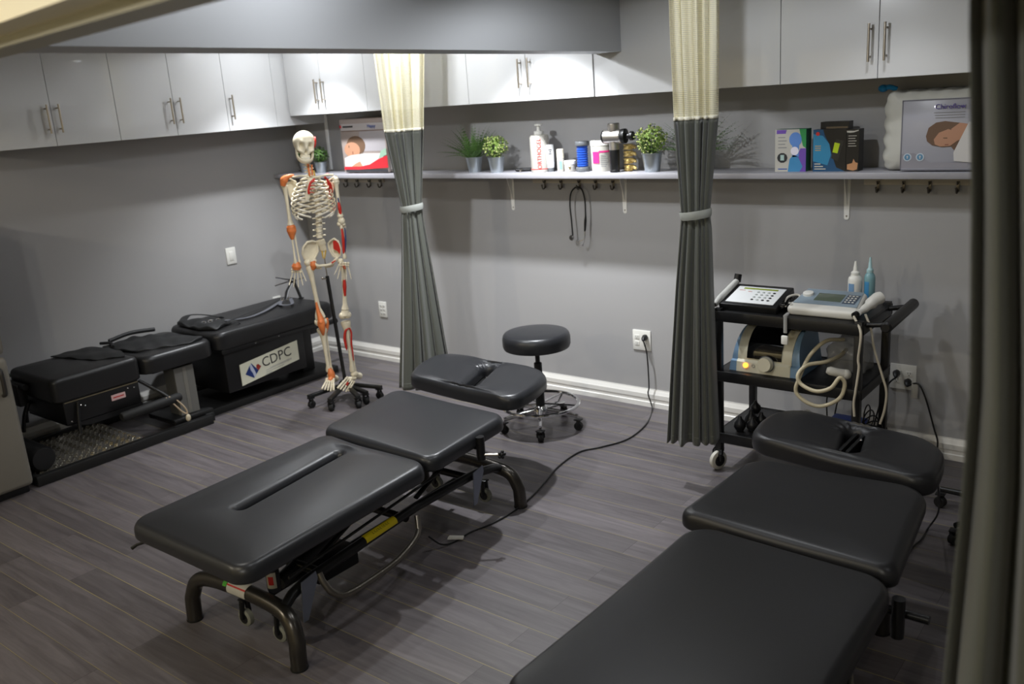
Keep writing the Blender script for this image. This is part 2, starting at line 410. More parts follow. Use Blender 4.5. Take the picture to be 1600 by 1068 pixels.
cabinet('glossy double door cabinet, the middle unit of the left wall run', 'y', -1.68, [-1.277], -.873, ZL, [1, 0], dep=.33, group=G1)
cabinet('glossy left wall cabinet in the corner with one handle and lamp reflection', 'y', -.873, [-.46], -.002, ZL, [0, None], dep=.33, group=G1)
cabinet('brightly lit double door cabinet on back wall above the skeleton', 'x', .345, [.725], 1.18, ZB, [1, 0], group=G2)
cabinet('double door cabinet on back wall half hidden behind the left curtain', 'x', 1.18, [1.64], 2.092, ZB, [1, 0], group=G2)
cabinet('double door cabinet on back wall just left of the bulkhead, above the ferns', 'x', 2.092, [2.547], 3.013, ZB, [1, 0], group=G2)
m = MB(); m.bb(3.013, 3.168, -.34, -.001, ZB, CEIL-.002)
tag(obj('filler_panel', m, lacq, smooth_=0), 'narrow white filler panel between two back wall cabinets at bulkhead end', 'panel')
cabinet('double door cabinet on back wall half hidden behind the middle curtain', 'x', 3.168, [3.63], 4.088, ZB, [1, 0], group=G2)
cabinet('double door cabinet on back wall above the boxes and pillow, right of the middle curtain', 'x', 4.088, [4.545], 5.0, ZB, [1, 0], group=G2)

# ================================================================== shelf, brackets, hook racks
ZS = 1.492; ZSB = 1.462
m = MB(); m.bb(XL+.002, 6.2, -.27, -.001, ZSB, ZS, .003)
tag(obj('wall_shelf', m, mat('shelf_white_laminate', '9f9ea4', .35), smooth_=30), 'long white shelf running along the whole back wall', 'shelf')
def bracket(x, label):
    t = thing('shelf_bracket', label, 'bracket', (x, -.01, 1.23), 'white shelf brackets')
    m = MB(); pr = [(0, 0), (.006, 0), (.02, .03), (.035, .1), (.035, .229), (0, .229)]
    m.prism([(-.013, 0), (-.007, -.008), (.007, -.008), (.013, 0), (.018, .228), (-.018, .228)], (x, -.0, 1.232), (1, 0, 0), (0, 0, 1), .004)
    obj('wall_leg', m, whitem, t)
    m = MB(); m.bb(x-.014, x+.014, -.22, -.001, ZSB-.005, ZSB-.001); obj('shelf_arm', m, whitem, t)
    m = MB(); m.add([(x-.002, -.004, 1.30), (x-.002, -.06, ZSB-.005), (x-.002, -.004, ZSB-.005), (x+.002, -.004, 1.30), (x+.002, -.06, ZSB-.005), (x+.002, -.004, ZSB-.005)], [[0, 1, 2], [3, 5, 4], [0, 3, 4, 1], [1, 4, 5, 2], [2, 5, 3, 0]])
    obj('rib', m, whitem, t, smooth_=0)
    m = MB(); m.ball((x, -.004, 1.243), (.005, .004, .005), 8); obj('screw', m, steel, t)
bracket(2.11, 'white metal shelf bracket left of the stethoscope rack, under the ferns')
bracket(2.975, 'white metal shelf bracket right of the hanging stethoscope')
bracket(4.31, 'white metal shelf bracket below the dark gadget boxes, right of the middle curtain')
board = mat('cream_hook_board', 'b3ab9c', .5); hookm = mat('aged_nickel', '6a655e', .35, metal=1)
def rack(label, x0, x1, hooks):
    t = thing('hook_rack', label, 'hook rack', ((x0+x1)/2, -.01, 1.41), 'hook racks under the shelf')
    m = MB(); m.bb(x0, x1, -.016, -.001, 1.405, 1.458, .003); obj('board', m, board, t)
    for x in hooks:
        m = MB(); m.bb(x-.008, x+.008, -.02, -.016, 1.375, 1.425, .002)
        m.tube(smooth([(x, -.02, 1.385), (x, -.03, 1.372), (x, -.046, 1.374), (x, -.052, 1.392)], 5), .0042, 8); m.ball((x, -.053, 1.394), .006, 8)
        m.tube(smooth([(x, -.02, 1.415), (x, -.034, 1.412), (x, -.04, 1.425)], 4), .0036, 8)
        obj('hook', m, hookm, t)
def xs(*px): return [atY(p, 290, -.03).x for p in px]
rack('cream board with four hooks under the shelf beside the skeleton', atY(534, 284, -.01).x, atY(600, 284, -.01).x, xs(541, 558, 577, 594))
HK = xs(850, 876, 904, 930, 957)
rack('cream board with five hooks under the shelf, the one holding the stethoscope', atY(833, 284, -.01).x, atY(972, 284, -.01).x, HK)
rack('cream board with hooks under the shelf at the far right, below the pillow', atY(1350, 286, -.01).x, 5.2, xs(1371, 1411, 1452, 1496)+[5.05])

# stethoscope on the middle hook
hx = HK[2]; t = thing('stethoscope', 'black stethoscope hanging from the middle hook under the shelf', 'stethoscope', (hx, -.05, 1.06))
Yh = -.048
P = lambda x, y, dy=0: atY(x, y, Yh+dy)
loop = [P(895, 368), P(893, 345), P(890.5, 320), P(892, 302), P(898, 293.5), P(904, 292.5), P(910, 298), P(914, 315), P(915, 340)]
m = MB(); m.tube(smooth(loop, 6), .0048, 8); obj('tubing', m, rubber, t)
m = MB(); m.tube([P(915, 338), P(914.5, 346), P(914, 361)], [.006, .0085, .006], 10); obj('yoke', m, blackp, t)
m = MB(); m.tube(smooth([P(913.5, 360), P(914, 372), P(911, 382)], 5), .0025, 8); m.tube(smooth([P(915, 360), P(913, 373, -.02), P(904, 377, -.03)], 5), .0025, 8); m.ball(P(910.5, 383), .007, 10); m.ball(P(903.5, 376, -.03), .007, 10)
obj('ear_tubes', m, chrome, t)
m = MB(); c = P(894.5, 371); m.cyl(c-V((0, .012, 0)), c-V((0, .002, 0)), .017, .017, 20); m.cyl(c-V((0, .02, 0)), c-V((0, .012, 0)), .009, n=12); m.ball(c+V((0, -.004, 0)), .012, 10)
obj('chest_piece', m, chrome, t)

# ================================================================== things on the shelf
SY = -.15
def sx(px, y=264, Y=SY): return atY(px, y, Y).x
def sh(px, ytop, Y=SY): return atY(px, ytop, Y).z - atY(px, 264.5, Y).z
galv = mat('galvanised_tin', 'b4bcc2', .32, metal=.85, bump=.2, bscale=30)
leafA = mat('dark_green_leaf', '55783a', .5, var=.35, vscale=30); leafB = mat('yellow_green_leaf', '7f9a48', .5, var=.35, vscale=40); flowerm = mat('pale_cream_bud', 'b9bf7c', .6)
stemm = mat('plant_stem', '3c5a24', .6); soilm = mat('dark_moss', '2b3320', .9)
def pot(t, x, y, r, h):
    m = MB(); m.lathe([(r*.72, 0), (r*.74, .004), (r*.78, h*.2), (r*.98, h*.96), (r*1.03, h*.97), (r*1.03, h), (r*.95, h), (r*.93, h*.8)], (x, y, ZS), 28); obj('pot', m, galv, t)
    m = MB(); m.lathe([(r*.9, h*.78), (r*.9, h*.84), (0.001, h*.9)], (x, y, ZS), 20); obj('soil', m, soilm, t)
def frond(m, p, d, L, wd, droop, n=12):
    """pinnate frond: curved rachis with paired leaflets"""
    p = V(p); d = V(d).normalized(); pts = []; q = p.copy(); dd = d.copy()
    for i in range(n+1):
        pts.append(q.copy()); q = q+dd*(L/n); dd = (dd+V((0, 0, -droop/n))).normalized()
    m.tube(pts, [.0016*(1-i/(n+2)) for i in range(n+1)], 4)
    for i in range(2, n+1):
        tdir = (pts[i]-pts[i-1]).normalized(); side = tdir.cross(V((0, 0, 1)))
        side = side.normalized() if side.length > .01 else V((1, 0, 0)); up = side.cross(tdir)
        w_ = wd*sin(pi*min(.97, (i/n*.85+.15)))
        for s in (-1, 1):
            a = pts[i]; b = a+side*s*w_+tdir*w_*.45+up*.003; c = a+side*s*w_*.5+tdir*w_*.55+up*.002; e = a+side*s*w_*.5+tdir*w_*.05
            m.add([a, e, b, c], [[0, 1, 2, 3]])
def fern(label, x, y, r, h, spread, top, n=60, group='potted plants on the shelf', seed=1, wd=.016):
    rnd = random.Random(seed); t = thing('potted_fern', label, 'plant', (x, y, ZS), group); pot(t, x, y, r, h)
    m = MB()
    for i in range(n):
        a = rnd.uniform(0, 2*pi); el = rnd.uniform(.45, 1.35); L = top*rnd.uniform(.75, 1.1)
        dx = cos(a)*cos(el)*spread; dy = sin(a)*cos(el)*spread*.6
        frond(m, (x+cos(a)*r*.4, y+sin(a)*r*.4, ZS+h*.85), (dx, dy-.05, sin(el)), L, wd, rnd.uniform(.3, 1.0))
    m.v = [(v[0], min(v[1], -.006), v[2]) for v in m.v]
    obj('foliage', m, leafA, t, smooth_=0); return t
def bush(label, x, y, r, h, R, rh, matl, n=420, seed=1, bud=True, group='potted plants on the shelf', lw=.011):
    rnd = random.Random(seed); t = thing('potted_bush', label, 'plant', (x, y, ZS), group); pot(t, x, y, r, h)
    m = MB(); b = MB(); st = MB(); c = V((x, y, ZS+h+rh*.62))
    for i in range(n):
        d = V((rnd.gauss(0, 1), rnd.gauss(0, 1), rnd.gauss(.15, 1))).normalized(); q = rnd.uniform(.55, 1.0)
        p = c+V((d.x*R*q, d.y*R*q*.85, d.z*rh*.75*q)); p.z = max(p.z, ZS+h*.9)
        u = d.orthogonal().normalized(); u = Quaternion(d, rnd.uniform(0, 6.28)) @ u; v = d.cross(u); l = lw*rnd.uniform(.8, 1.5)
        tip = p+u*l+d*l*.5; m.add([p-u*l*.6, p+v*l*.45, tip, p-v*l*.45], [[0, 1, 2, 3]])
        if bud and i % 3 == 0: b.ball(p+d*.006, rnd.uniform(.003, .0055), 6)
        if i % 12 == 0: st.tube([(x, y, ZS+h*.8), p], .0012, 4)
    obj('foliage', m, matl, t, smooth_=0); obj('stems', st, stemm, t, smooth_=0)
    if bud: obj('buds', b, flowerm, t)['kind'] = 'stuff'
fern('spiky fern in a tin pot on the shelf, left of the flowering bush', sx(742), SY, .056, .098, 1.15, .23, n=80, seed=3)
bush('round pale green bush in a tin pot beside the spiky fern', sx(781), SY-.03, .055, .098, .088, .1, leafB, seed=4)
bush('round pale green bush in a tin pot beside the middle curtain', sx(1022), SY-.02, .058, .105, .098, .115, leafB, seed=5, n=480)
fern('fern mostly hidden behind the middle curtain with fronds poking out', sx(1085), -.12, .055, .098, 1.3, .27, n=50, seed=9)
bush('small dark leafy plant in a tin pot behind the skeleton skull, nearer the corner', sx(473), -.12, .045, .075, .07, .08, leafA, seed=6, bud=False, n=260)
bush('small dark leafy plant in a tin pot just right of the skeleton skull', sx(502), -.15, .048, .08, .075, .085, leafA, seed=7, bud=False, n=300)

redp = mat('red_print', 'c2302a', .5); bluep = mat('blue_print', '2b4f9a', .5); pinkp = mat('magenta_print', 'd42a76', .5); darkp = mat('dark_print', '2a2a2c', .5); greyprint = mat('grey_print', '8b8b8b', .6)
labelw = mat('white_label', 'b9b6ad', .45)
def bottle_thing(name, label, cat, x, y, prof, mt, part='body', sq=None):
    t = thing(name, label, cat, (x, y, ZS)); m = MB(); m.lathe(prof, (x, y, ZS), 28, sq=sq); obj(part, m, mt, t); return t
def facing(x, y, z): return frame((x, y, z), (.83, .55, 0), (0, 0, 1))
# lotion pump bottle
x = sx(845); H = sh(845, 206); r = (sx(858)-sx(832))/2*.92
t = bottle_thing('pump_bottle', 'tall white pump bottle of gel with red vertical lettering', 'bottle', x, SY, [(r*.95, 0), (r, .006), (r, H*.93), (r*.9, H*.98), (r*.45, H)], labelw)
hp = sh(845, 189)-H
m = MB(); m.lathe([(r*.5, 0), (r*.5, hp*.3), (r*.2, hp*.34), (r*.18, hp*.78), (r*.42, hp*.8), (r*.42, hp*.96), (r*.3, hp)], (x, SY, ZS+H), 16); m.tube([(x, SY, ZS+H+hp*.88), (x+.03, SY-.025, ZS+H+hp*.84)], [.006, .004], 8); obj('pump', m, whitep, t)
nv = V((.55, -.83, 0)).normalized()
o = V((x, SY, ZS+H*.5))+nv*(r+.0012); M = frame(o, (0, 0, 1), (-.83, -.55, 0))
text('lettering', 'ORTHOGEL', .036, M, redp, t, xs=.98)
m = MB(); m.lathe([(r+.0006, H*.075), (r+.0006, H*.095)], (x, SY, ZS), 28); obj('stripe', m, redp, t)
# tube, deodorant, jar
x = sx(861); h = sh(861, 222)
t = thing('ointment_tube', 'silver white ointment tube standing upright beside the pump bottle', 'tube', (x, SY, ZS))
m = MB(); m.tube([(x, SY, ZS+.022), (x, SY, ZS+.05), (x, SY, ZS+h*.8), (x, SY, ZS+h)], [.021, .024, .024, .024], 20, flat=(1, .55, (.83, .55, 0))); obj('body', m, mat('silver_tube', 'c3c5c7', .35), t)
m = MB(); m.cyl((x, SY, ZS), (x, SY, ZS+.024), .02, n=20); obj('cap', m, greyp, t)
m = MB(); m.mi = 0; o = V((x, SY, ZS+h*.8))+nv*.0145; fr = frame(o, (.83, .55, 0), (0, 0, 1))
for k, wd in enumerate((.02, .012, .016)): m.prism([(-wd/2, -k*.012), (wd/2, -k*.012), (wd/2, -k*.012+.004), (-wd/2, -k*.012+.004)], o, (.83, .55, 0), (0, 0, 1), .0005)
obj('print', m, darkp, t, smooth_=0)
x = sx(876.5); h = sh(876, 229)
t = bottle_thing('roll_on_bottle', 'slim white roll-on bottle with a cream cap next to the small jar', 'bottle', x, SY, [(.021, 0), (.022, .004), (.022, h*.56), (.02, h*.6)], labelw)
m = MB(); m.lathe([(.0225, h*.6), (.0225, h*.97), (.019, h)], (x, SY, ZS), 24); obj('cap', m, mat('cream_cap', 'd6d0bd', .4), t)
m = MB(); m.prism([(-.008, 0), (.008, 0), (.008, .05), (-.008, .05)], V((x, SY, ZS+.015))+nv*.0222, (.83, .55, 0), (0, 0, 1), .0006); obj('print', m, mat('teal_print', '7fb0a0', .5), t, smooth_=0)
x = sx(891); h = sh(891, 247)
t = bottle_thing('cream_jar', 'small squat white jar with a dark emblem, left of the blue roller', 'jar', x, SY, [(.032, 0), (.035, .004), (.035, h*.66), (.033, h*.68)], labelw)
m = MB(); m.lathe([(.037, h*.68), (.037, h*.97), (.034, h)], (x, SY, ZS), 28); obj('lid', m, whitep, t)
o = V((x, SY, ZS+h*.36))+nv*.0355; m = MB(); m.prism([(-.012, .008), (-.006, 0), (-.002, -.012), (.004, -.004), (.006, .01), (0, .005)], o, (.83, .55, 0), (0, 0, 1), .0008); obj('emblem', m, mat('olive_print', '5a4a1c', .5), t, smooth_=0)
# blue ribbed roller
x = sx(911); h = sh(911, 217)
t = thing('ribbed_roller', 'ribbed blue massage roller with dark grey end rims', 'roller', (x, SY, ZS))
pr = []; n = 9
for i in range(n): z0 = .03+(h-.055)*i/n; pr += [(.029, z0), (.034, z0+.004), (.034, z0+(h-.055)/n-.004), (.029, z0+(h-.055)/n-.001)]
m = MB(); m.lathe([(.029, .02)]+pr+[(.029, h-.02)], (x, SY, ZS), 24); obj('body', m, mat('royal_blue_plastic', '1f49a8', .4), t)
for z0, z1, r0 in ((0, .028, .042), (h-.026, h, .042)):
    m = MB(); m.lathe([(r0*.95, z0), (r0, z0+.004), (r0, z1-.004), (r0*.95, z1)], (x, SY, ZS), 24); obj('rim', m, greyp, t)
# white tub
x = sx(942, Y=-.12); h = sh(940, 216, -.12)
t = thing('wipe_tub', 'large white tub with magenta print behind the massage gun', 'tub', (x, -.12, ZS))
r = .068; m = MB(); m.lathe([(r*.93, 0), (r*.95, .005), (r, h*.8), (r, h*.84)], (x, -.12, ZS), 32); obj('body', m, labelw, t)
m = MB(); m.lathe([(r*1.03, h*.84), (r*1.03, h*.96), (r*.97, h)], (x, -.12, ZS), 32); obj('lid', m, whitep, t)
def wrap(m, x, y, r, a0, a1, z0, z1):
    vs = []; n = 8
    for i in range(n+1):
        a = a0+(a1-a0)*i/n; vs += [(x+r*cos(a), y+r*sin(a), z0), (x+r*cos(a), y+r*sin(a), z1)]
    m.add(vs, [[2*i, 2*i+2, 2*i+3, 2*i+1] for i in range(n)])
A0 = atan2(-.83, .55)
m = MB(); wrap(m, x, -.12, r+.001, A0-.95, A0-.3, ZS+.05, ZS+.118); wrap(m, x, -.12, r+.001, A0-.3, A0+.75, ZS+.112, ZS+.122); obj('magenta_panel', m, pinkp, t)
m = MB()
for k in range(7): wrap(m, x, -.12, r+.001, A0-.2, A0+.3+.3*((k*37) % 5)/5, ZS+.03+k*.011, ZS+.034+k*.011)
obj('print', m, greyprint, t, smooth_=0)
# massage gun
x = sx(961, Y=-.2); y = -.2; hb = atY(961, 241, y).z-ZS-.0; hh = atY(961, 213, y).z
t = thing('massage_gun', 'silver massage gun standing on its black grip handle', 'massage gun', (x, y, ZS))
m = MB(); m.lathe([(.027, 0), (.029, .004), (.029, .012), (.027, .014), (.028, .02), (.029, hh-ZS-.075)], (x, y, ZS), 24); obj('grip', m, blackp, t)
m = MB(); m.lathe([(.0285, 0), (.029, .05), (.03, .1), (.034, .115), (.034, .145), (.03, .15)], (x, y, hh-.075), 24)
ax = V((.93, .1, 0)).normalized(); c = V((x, y, hh)); m.tube([c-ax*.06, c-ax*.055, c+ax*.045, c+ax*.05], [.034, .04, .04, .036], 24); obj('body', m, mat('silver_satin', 'b9b5b0', .3, metal=.9), t)
m = MB(); m.tube([c-ax*.068, c-ax*.06], [.036, .038], 24); obj('rear_cap', m, blackp, t)
m = MB(); m.tube([c+ax*.05, c+ax*.056, c+ax*.075, c+ax*.08], [.038, .042, .042, .032], 24); m.cyl(c+ax*.08, c+ax*.1, .016, n=14); m.tube([c+ax*.1, c+ax*.105, c+ax*.12, c+ax*.125], [.018, .026, .026, .02], 20); obj('head_ring', m, blackp, t)
# small vertebra model
x = sx(981); y = SY+.02; h = atY(981, 222, y).z-ZS
t = thing('vertebrae_model', 'cream coloured anatomical model of stacked vertebrae behind the massage gun', 'spine model', (x, y, ZS)); bone2 = mat('yellowed_bone_plastic', 'c2a866', .5, var=.15, vscale=40)
n = 4
for i in range(n):
    z = ZS+.004+(h-.006)*i/n; hh2 = (h-.006)/n
    m = MB(); m.lathe([(.026, 0), (.03, hh2*.08), (.024, hh2*.4), (.03, hh2*.74), (.026, hh2*.8)], (x-.005, y, z), 18)
    m.tube([(x+.015, y, z+hh2*.45), (x+.04, y-.01, z+hh2*.4), (x+.052, y-.012, z+hh2*.25)], [.012, .008, .007], 8); m.tube([(x, y-.02, z+hh2*.5), (x+.02, y-.045, z+hh2*.4)], [.009, .006], 8); m.tube([(x, y+.02, z+hh2*.5), (x+.02, y+.04, z+hh2*.4)], [.009, .006], 8)
    obj('vertebra', m, bone2, t)
m = MB(); m.lathe([(.024, 0), (.024, .005)], (x-.005, y, ZS), 16); obj('base', m, bone2, t)
# black gadget lying on the shelf
x = sx(815); t = thing('otoscope', 'small black instrument lying flat on the shelf left of pump bottle', 'instrument', (x, SY, ZS))
m = MB(); m.tube([(x-.04, SY-.01, ZS+.012), (x-.035, SY-.01, ZS+.012), (x+.06, SY+.03, ZS+.012)], [.006, .011, .011], 10); m.ball((x+.06, SY+.03, ZS+.013), .013, 10); obj('barrel', m, blackp, t)
m = MB(); m.tube([(x+.0, SY, ZS+.012), (x+.015, SY-.035, ZS+.008)], [.009, .005], 8); obj('tip', m, steel, t)

# gadget boxes
def carton(label, xl, xr, ytop, Y, dep, mats_front, side, draw, ang=0, name='gadget_box', group='gadget boxes on the shelf'):
    x0, x1 = atY(xl, 264, Y).x, atY(xr, 264, Y).x; h = atY((xl+xr)/2, ytop, Y).z-ZS
    t = thing(name, label, 'box', ((x0+x1)/2, Y+dep/2, ZS), group)
    m = MB(); m.bb(x0, x1, Y, Y+dep, ZS, ZS+h, .001); obj('carton', m, side, t, smooth_=0)
    draw(t, V((x0, Y-.0008, ZS)), x1-x0, h)
    return t
def fp(t, nm, o, W, H, pts, mt, lay=0):
    m = MB(); m.prism([(p[0]*W, p[1]*H) for p in pts], o+V((0, -.0004*(lay+1), 0)), (1, 0, 0), (0, 0, 1), -.0004); return obj(nm, m, mt, t, smooth_=0)
def circ(cx, cy, rx, ry=None, n=20): return [(cx+rx*cos(2*pi*i/n), cy+(ry or rx)*sin(2*pi*i/n)) for i in range(n)]
def rect(a, b, c, d): return [(a, b), (c, b), (c, d), (a, d)]
tealm = mat('print_teal', '3f86b5', .45); purplem = mat('print_purple', '6b4aa5', .45); greenm = mat('print_green', '2f8a4a', .45); bluem = mat('print_light_blue', '5b86c8', .45)
def d1(t, o, W, H):
    fp(t, 'front_print', o, W, H, rect(0, 0, 1, 1), labelw, 0)
    fp(t, 'green_panel', o, W, H, [(.78, 1), (1, 1), (1, .55), (.9, .6), (.84, .8)], greenm, 1)
    fp(t, 'purple_panel', o, W, H, [(.62, 0), (1, 0), (1, .55), (.82, .55), (.7, .3)], purplem, 1)
    fp(t, 'teal_panel', o, W, H, [(.42, 0), (.8, 0), (.9, .12), (.75, .35), (.6, .4), (.48, .3)], tealm, 2)
    fp(t, 'pad_print', o, W, H, circ(.66, .76, .2, .17)+[], bluem, 3); fp(t, 'pad_neck', o, W, H, rect(.56, .35, .78, .68), bluem, 2)
    fp(t, 'disc_print', o, W, H, circ(.64, .49, .13, .1), mat('print_white', 'e4e0ec', .4), 4)
    fp(t, 'logo_panel', o, W, H, [(.05, .9), (.34, .9), (.38, .99), (.05, .99)], purplem, 2)
    fp(t, 'device_print', o, W, H, circ(.24, .33, .17, .12, 10), darkp, 3); fp(t, 'device_screen', o, W, H, rect(.18, .27, .3, .4), mat('print_glass', 'a9c3bd', .3), 4)
    for k in range(4): fp(t, 'text_line', o, W, H, rect(.1, .56+k*.08, .38-.05*(k % 2), .585+k*.08), greyprint, 1)
    fp(t, 'text_line', o, W, H, rect(.1, .05, .4, .075), bluep, 1)
carton('white gadget box with purple, teal and green print', 1211, 1259, 202, -.2, .07, None, mat('print_side_green', '2e6e58', .5), d1)
navy = mat('print_navy', '1d4a6e', .4); blk = mat('print_black', '1a1918', .35)
def d2(t, o, W, H):
    fp(t, 'front_print', o, W, H, rect(0, 0, 1, 1), navy, 0); fp(t, 'blue_curve', o, W, H, [(0, .25), (.45, .15), (.55, .4), (.5, .65), (.3, .85), (0, .9)], mat('print_mid_blue', '2f7fa5', .4), 1)
    fp(t, 'black_panel', o, W, H, [(.3, 1), (1, 1), (1, 0), (.72, .1), (.58, .4), (.5, .65), (.36, .85)], blk, 2)
    fp(t, 'device_print', o, W, H, [(.56, .32), (.76, .24), (.92, .72), (.7, .77)], mat('print_charcoal', '2c2c2b', .3), 3); fp(t, 'device_screen', o, W, H, [(.6, .46), (.75, .43), (.82, .66), (.66, .69)], mat('print_lime', 'b0c820', .35), 4)
    for k in range(3): fp(t, 'text_line', o, W, H, rect(.06, .5+k*.05, .24, .52+k*.05), mat('print_tan', 'b59a68', .5), 3)
    for k in range(3): fp(t, 'text_line', o, W, H, rect(.05, .05+k*.06, .4-.08*k, .075+k*.06), labelw, 3)
    fp(t, 'emblem', o, W, H, circ(.14, .9, .06, .045), redp, 3)
def d3(t, o, W, H):
    fp(t, 'front_print', o, W, H, rect(0, 0, 1, 1), blk, 0); fp(t, 'title_print', o, W, H, rect(.2, .62, .85, .72), mat('print_gold', 'a08a58', .5), 1); fp(t, 'subtitle_print', o, W, H, rect(.2, .86, .95, .9), mat('print_bronze', '6a5a42', .5), 1)
def d4(t, o, W, H):
    fp(t, 'front_print', o, W, H, rect(0, 0, 1, 1), blk, 0)
    fp(t, 'white_arc', o, W, H, [(.02, .93), (.3, .92), (.6, .93), (.95, .965), (.95, .985), (.6, .965), (.02, .97)], labelw, 1)
    for k in range(5): fp(t, 'text_line', o, W, H, rect(.15, .6+k*.06, .8-.1*(k % 2), .615+k*.06), labelw, 1)
    fp(t, 'hand_print', o, W, H, [(.1, .05), (.6, .02), (.9, .05), (.95, .2), (.75, .22), (.6, .3), (.5, .2), (.1, .17)], mat('print_skin', 'b5835a', .5), 1)
carton('dark box with bronze print standing at the back, taller than the blue one', 1281, 1325, 190, -.13, .06, None, blk, d3)
carton('blue and black gadget box showing a lime green screen', 1270, 1321, 202, -.2, .055, None, blk, d2)
carton('slim black box with white arc and hand picture, right of blue box', 1321.5, 1341, 202, -.2, .07, None, blk, d4)

# bagged pillows
def clearbag(nm, t, m): return obj(nm, m, mat('clear_plastic_bag', 'ffffff', .08, trans=.0, alpha=.14, spec=.8), t)
def pillow_bag(name, label, xl, xr, ytop, Y, dep, corner, draw, fabric, lean=0):
    x0, x1 = atY(xl, 264, Y).x, (atY(xr, 264, Y).x if xr < 1600 else xr-1600); h = atY((xl+min(xr, 1520))/2, ytop, Y).z-ZS
    t = thing(name, label, 'pillow', ((x0+x1)/2, Y+dep/2, ZS)); W = x1-x0
    m = MB(); out = rpoly([(x0, ZS), (x1, ZS), (x1, ZS+h), (x0, ZS+h)], corner, 8, .02)
    def wob(p):
        e = min(p.x-x0, x1-p.x, ZS+h-p.y)
        k = 1 if e < .05 else .15
        return V((p.x+.006*sin(p.y*90+p.z*40)*k, p.y+(.004*sin(p.x*80)*k if p.y > ZS+.03 else 0), p.z+.003*sin(p.x*60)*sin(p.y*70)*k))
    m.pad([(p.x, p.y) for p in out], dep*.5, -dep*.5, r=dep*.42, puff=.012, wob=wob)
    m.v = [(v[0], Y+dep*.5-v[2], max(v[1], ZS+.0005)) for v in m.v]
    obj('pillow', m, fabric, t, smooth_=60)
    draw(t, V((x0, Y-.016, ZS)), W, h)
    return t
skin = mat('print_skin_tone', 'b98a6e', .5); hair = mat('print_hair_brown', '6e5542', .6); wht = mat('print_pillow_white', 'd5d2cf', .35); red = mat('print_bright_red', 'c8323a', .35)
def g(t, nm, o, W, H, pts, mt, lay): fp(t, nm, o, W, H, pts, mt, lay*2)
def e1(t, o, W, H):
    m = MB(); m.bb(o.x+.012, o.x+W-.01, o.y, o.y+.02, ZS+.006, ZS+H-.004, .004); obj('insert', m, mat('print_beige', 'a39690', .4), t, smooth_=30)
    g(t, 'bag_white_area', o, W, H, [(.5, .4), (.96, .4), (.96, .76), (.44, .76), (.42, .6)], mat('print_grey_lilac', 'aaa5a8', .4), 1)
    g(t, 'header_band', o, W, H, rect(.05, .78, .96, .9), mat('print_pale', 'bcb6b6', .4), 2)
    g(t, 'hair', o, W, H, circ(.34, .51, .2, .17), hair, 2); g(t, 'face', o, W, H, circ(.25, .43, .17, .14), skin, 3); g(t, 'eye', o, W, H, rect(.18, .47, .2, .51), hair, 4); g(t, 'mouth', o, W, H, rect(.25, .35, .27, .4), mat('print_lip', '8a5444', .5), 4)
    g(t, 'pillow_picture', o, W, H, [(.06, .12), (.5, .13), (.9, .25), (.88, .36), (.5, .36), (.2, .33), (.07, .28)], wht, 5)
    g(t, 'arm', o, W, H, [(.2, .12), (.45, .12), (.4, .22), (.3, .18)], skin, 6)
    g(t, 'red_sweep', o, W, H, [(.04, .07), (.4, .07), (.98, .1), (.98, .32), (.8, .26), (.6, .16), (.4, .125), (.05, .125)], red, 7)
    g(t, 'dark_band', o, W, H, rect(.08, .025, .97, .07), mat('print_dark_grey', '3a3a3e', .4), 7)
    g(t, 'mint_patch', o, W, H, [(.8, .27), (.97, .33), (.97, .45), (.86, .4)], mat('print_mint', '98b8a0', .4), 6)
    g(t, 'side_marks', o, W, H, rect(.03, .83, .07, .88), red, 6)
    g(t, 'rule', o, W, H, rect(.07, .765, .95, .772), mat('print_rule', '7a5a4a', .5), 6)
    g(t, 'small_text', o, W, H, rect(.1, .835, .32, .865), darkp, 6)
    text('lettering', 'Happy', H*.085, frame(o+V((W*.72, -.009, H*.845)), (1, 0, 0), (0.12, 0, 1)), bluep, t)
pillow_bag('packaged_pillow', 'packaged pillow with sleeping face picture and red sweep, beside the left curtain', 539, 612, 183, -.19, .14, .02, e1, mat('clear_bag_fabric', 'b8b2b0', .3, coat=.4))
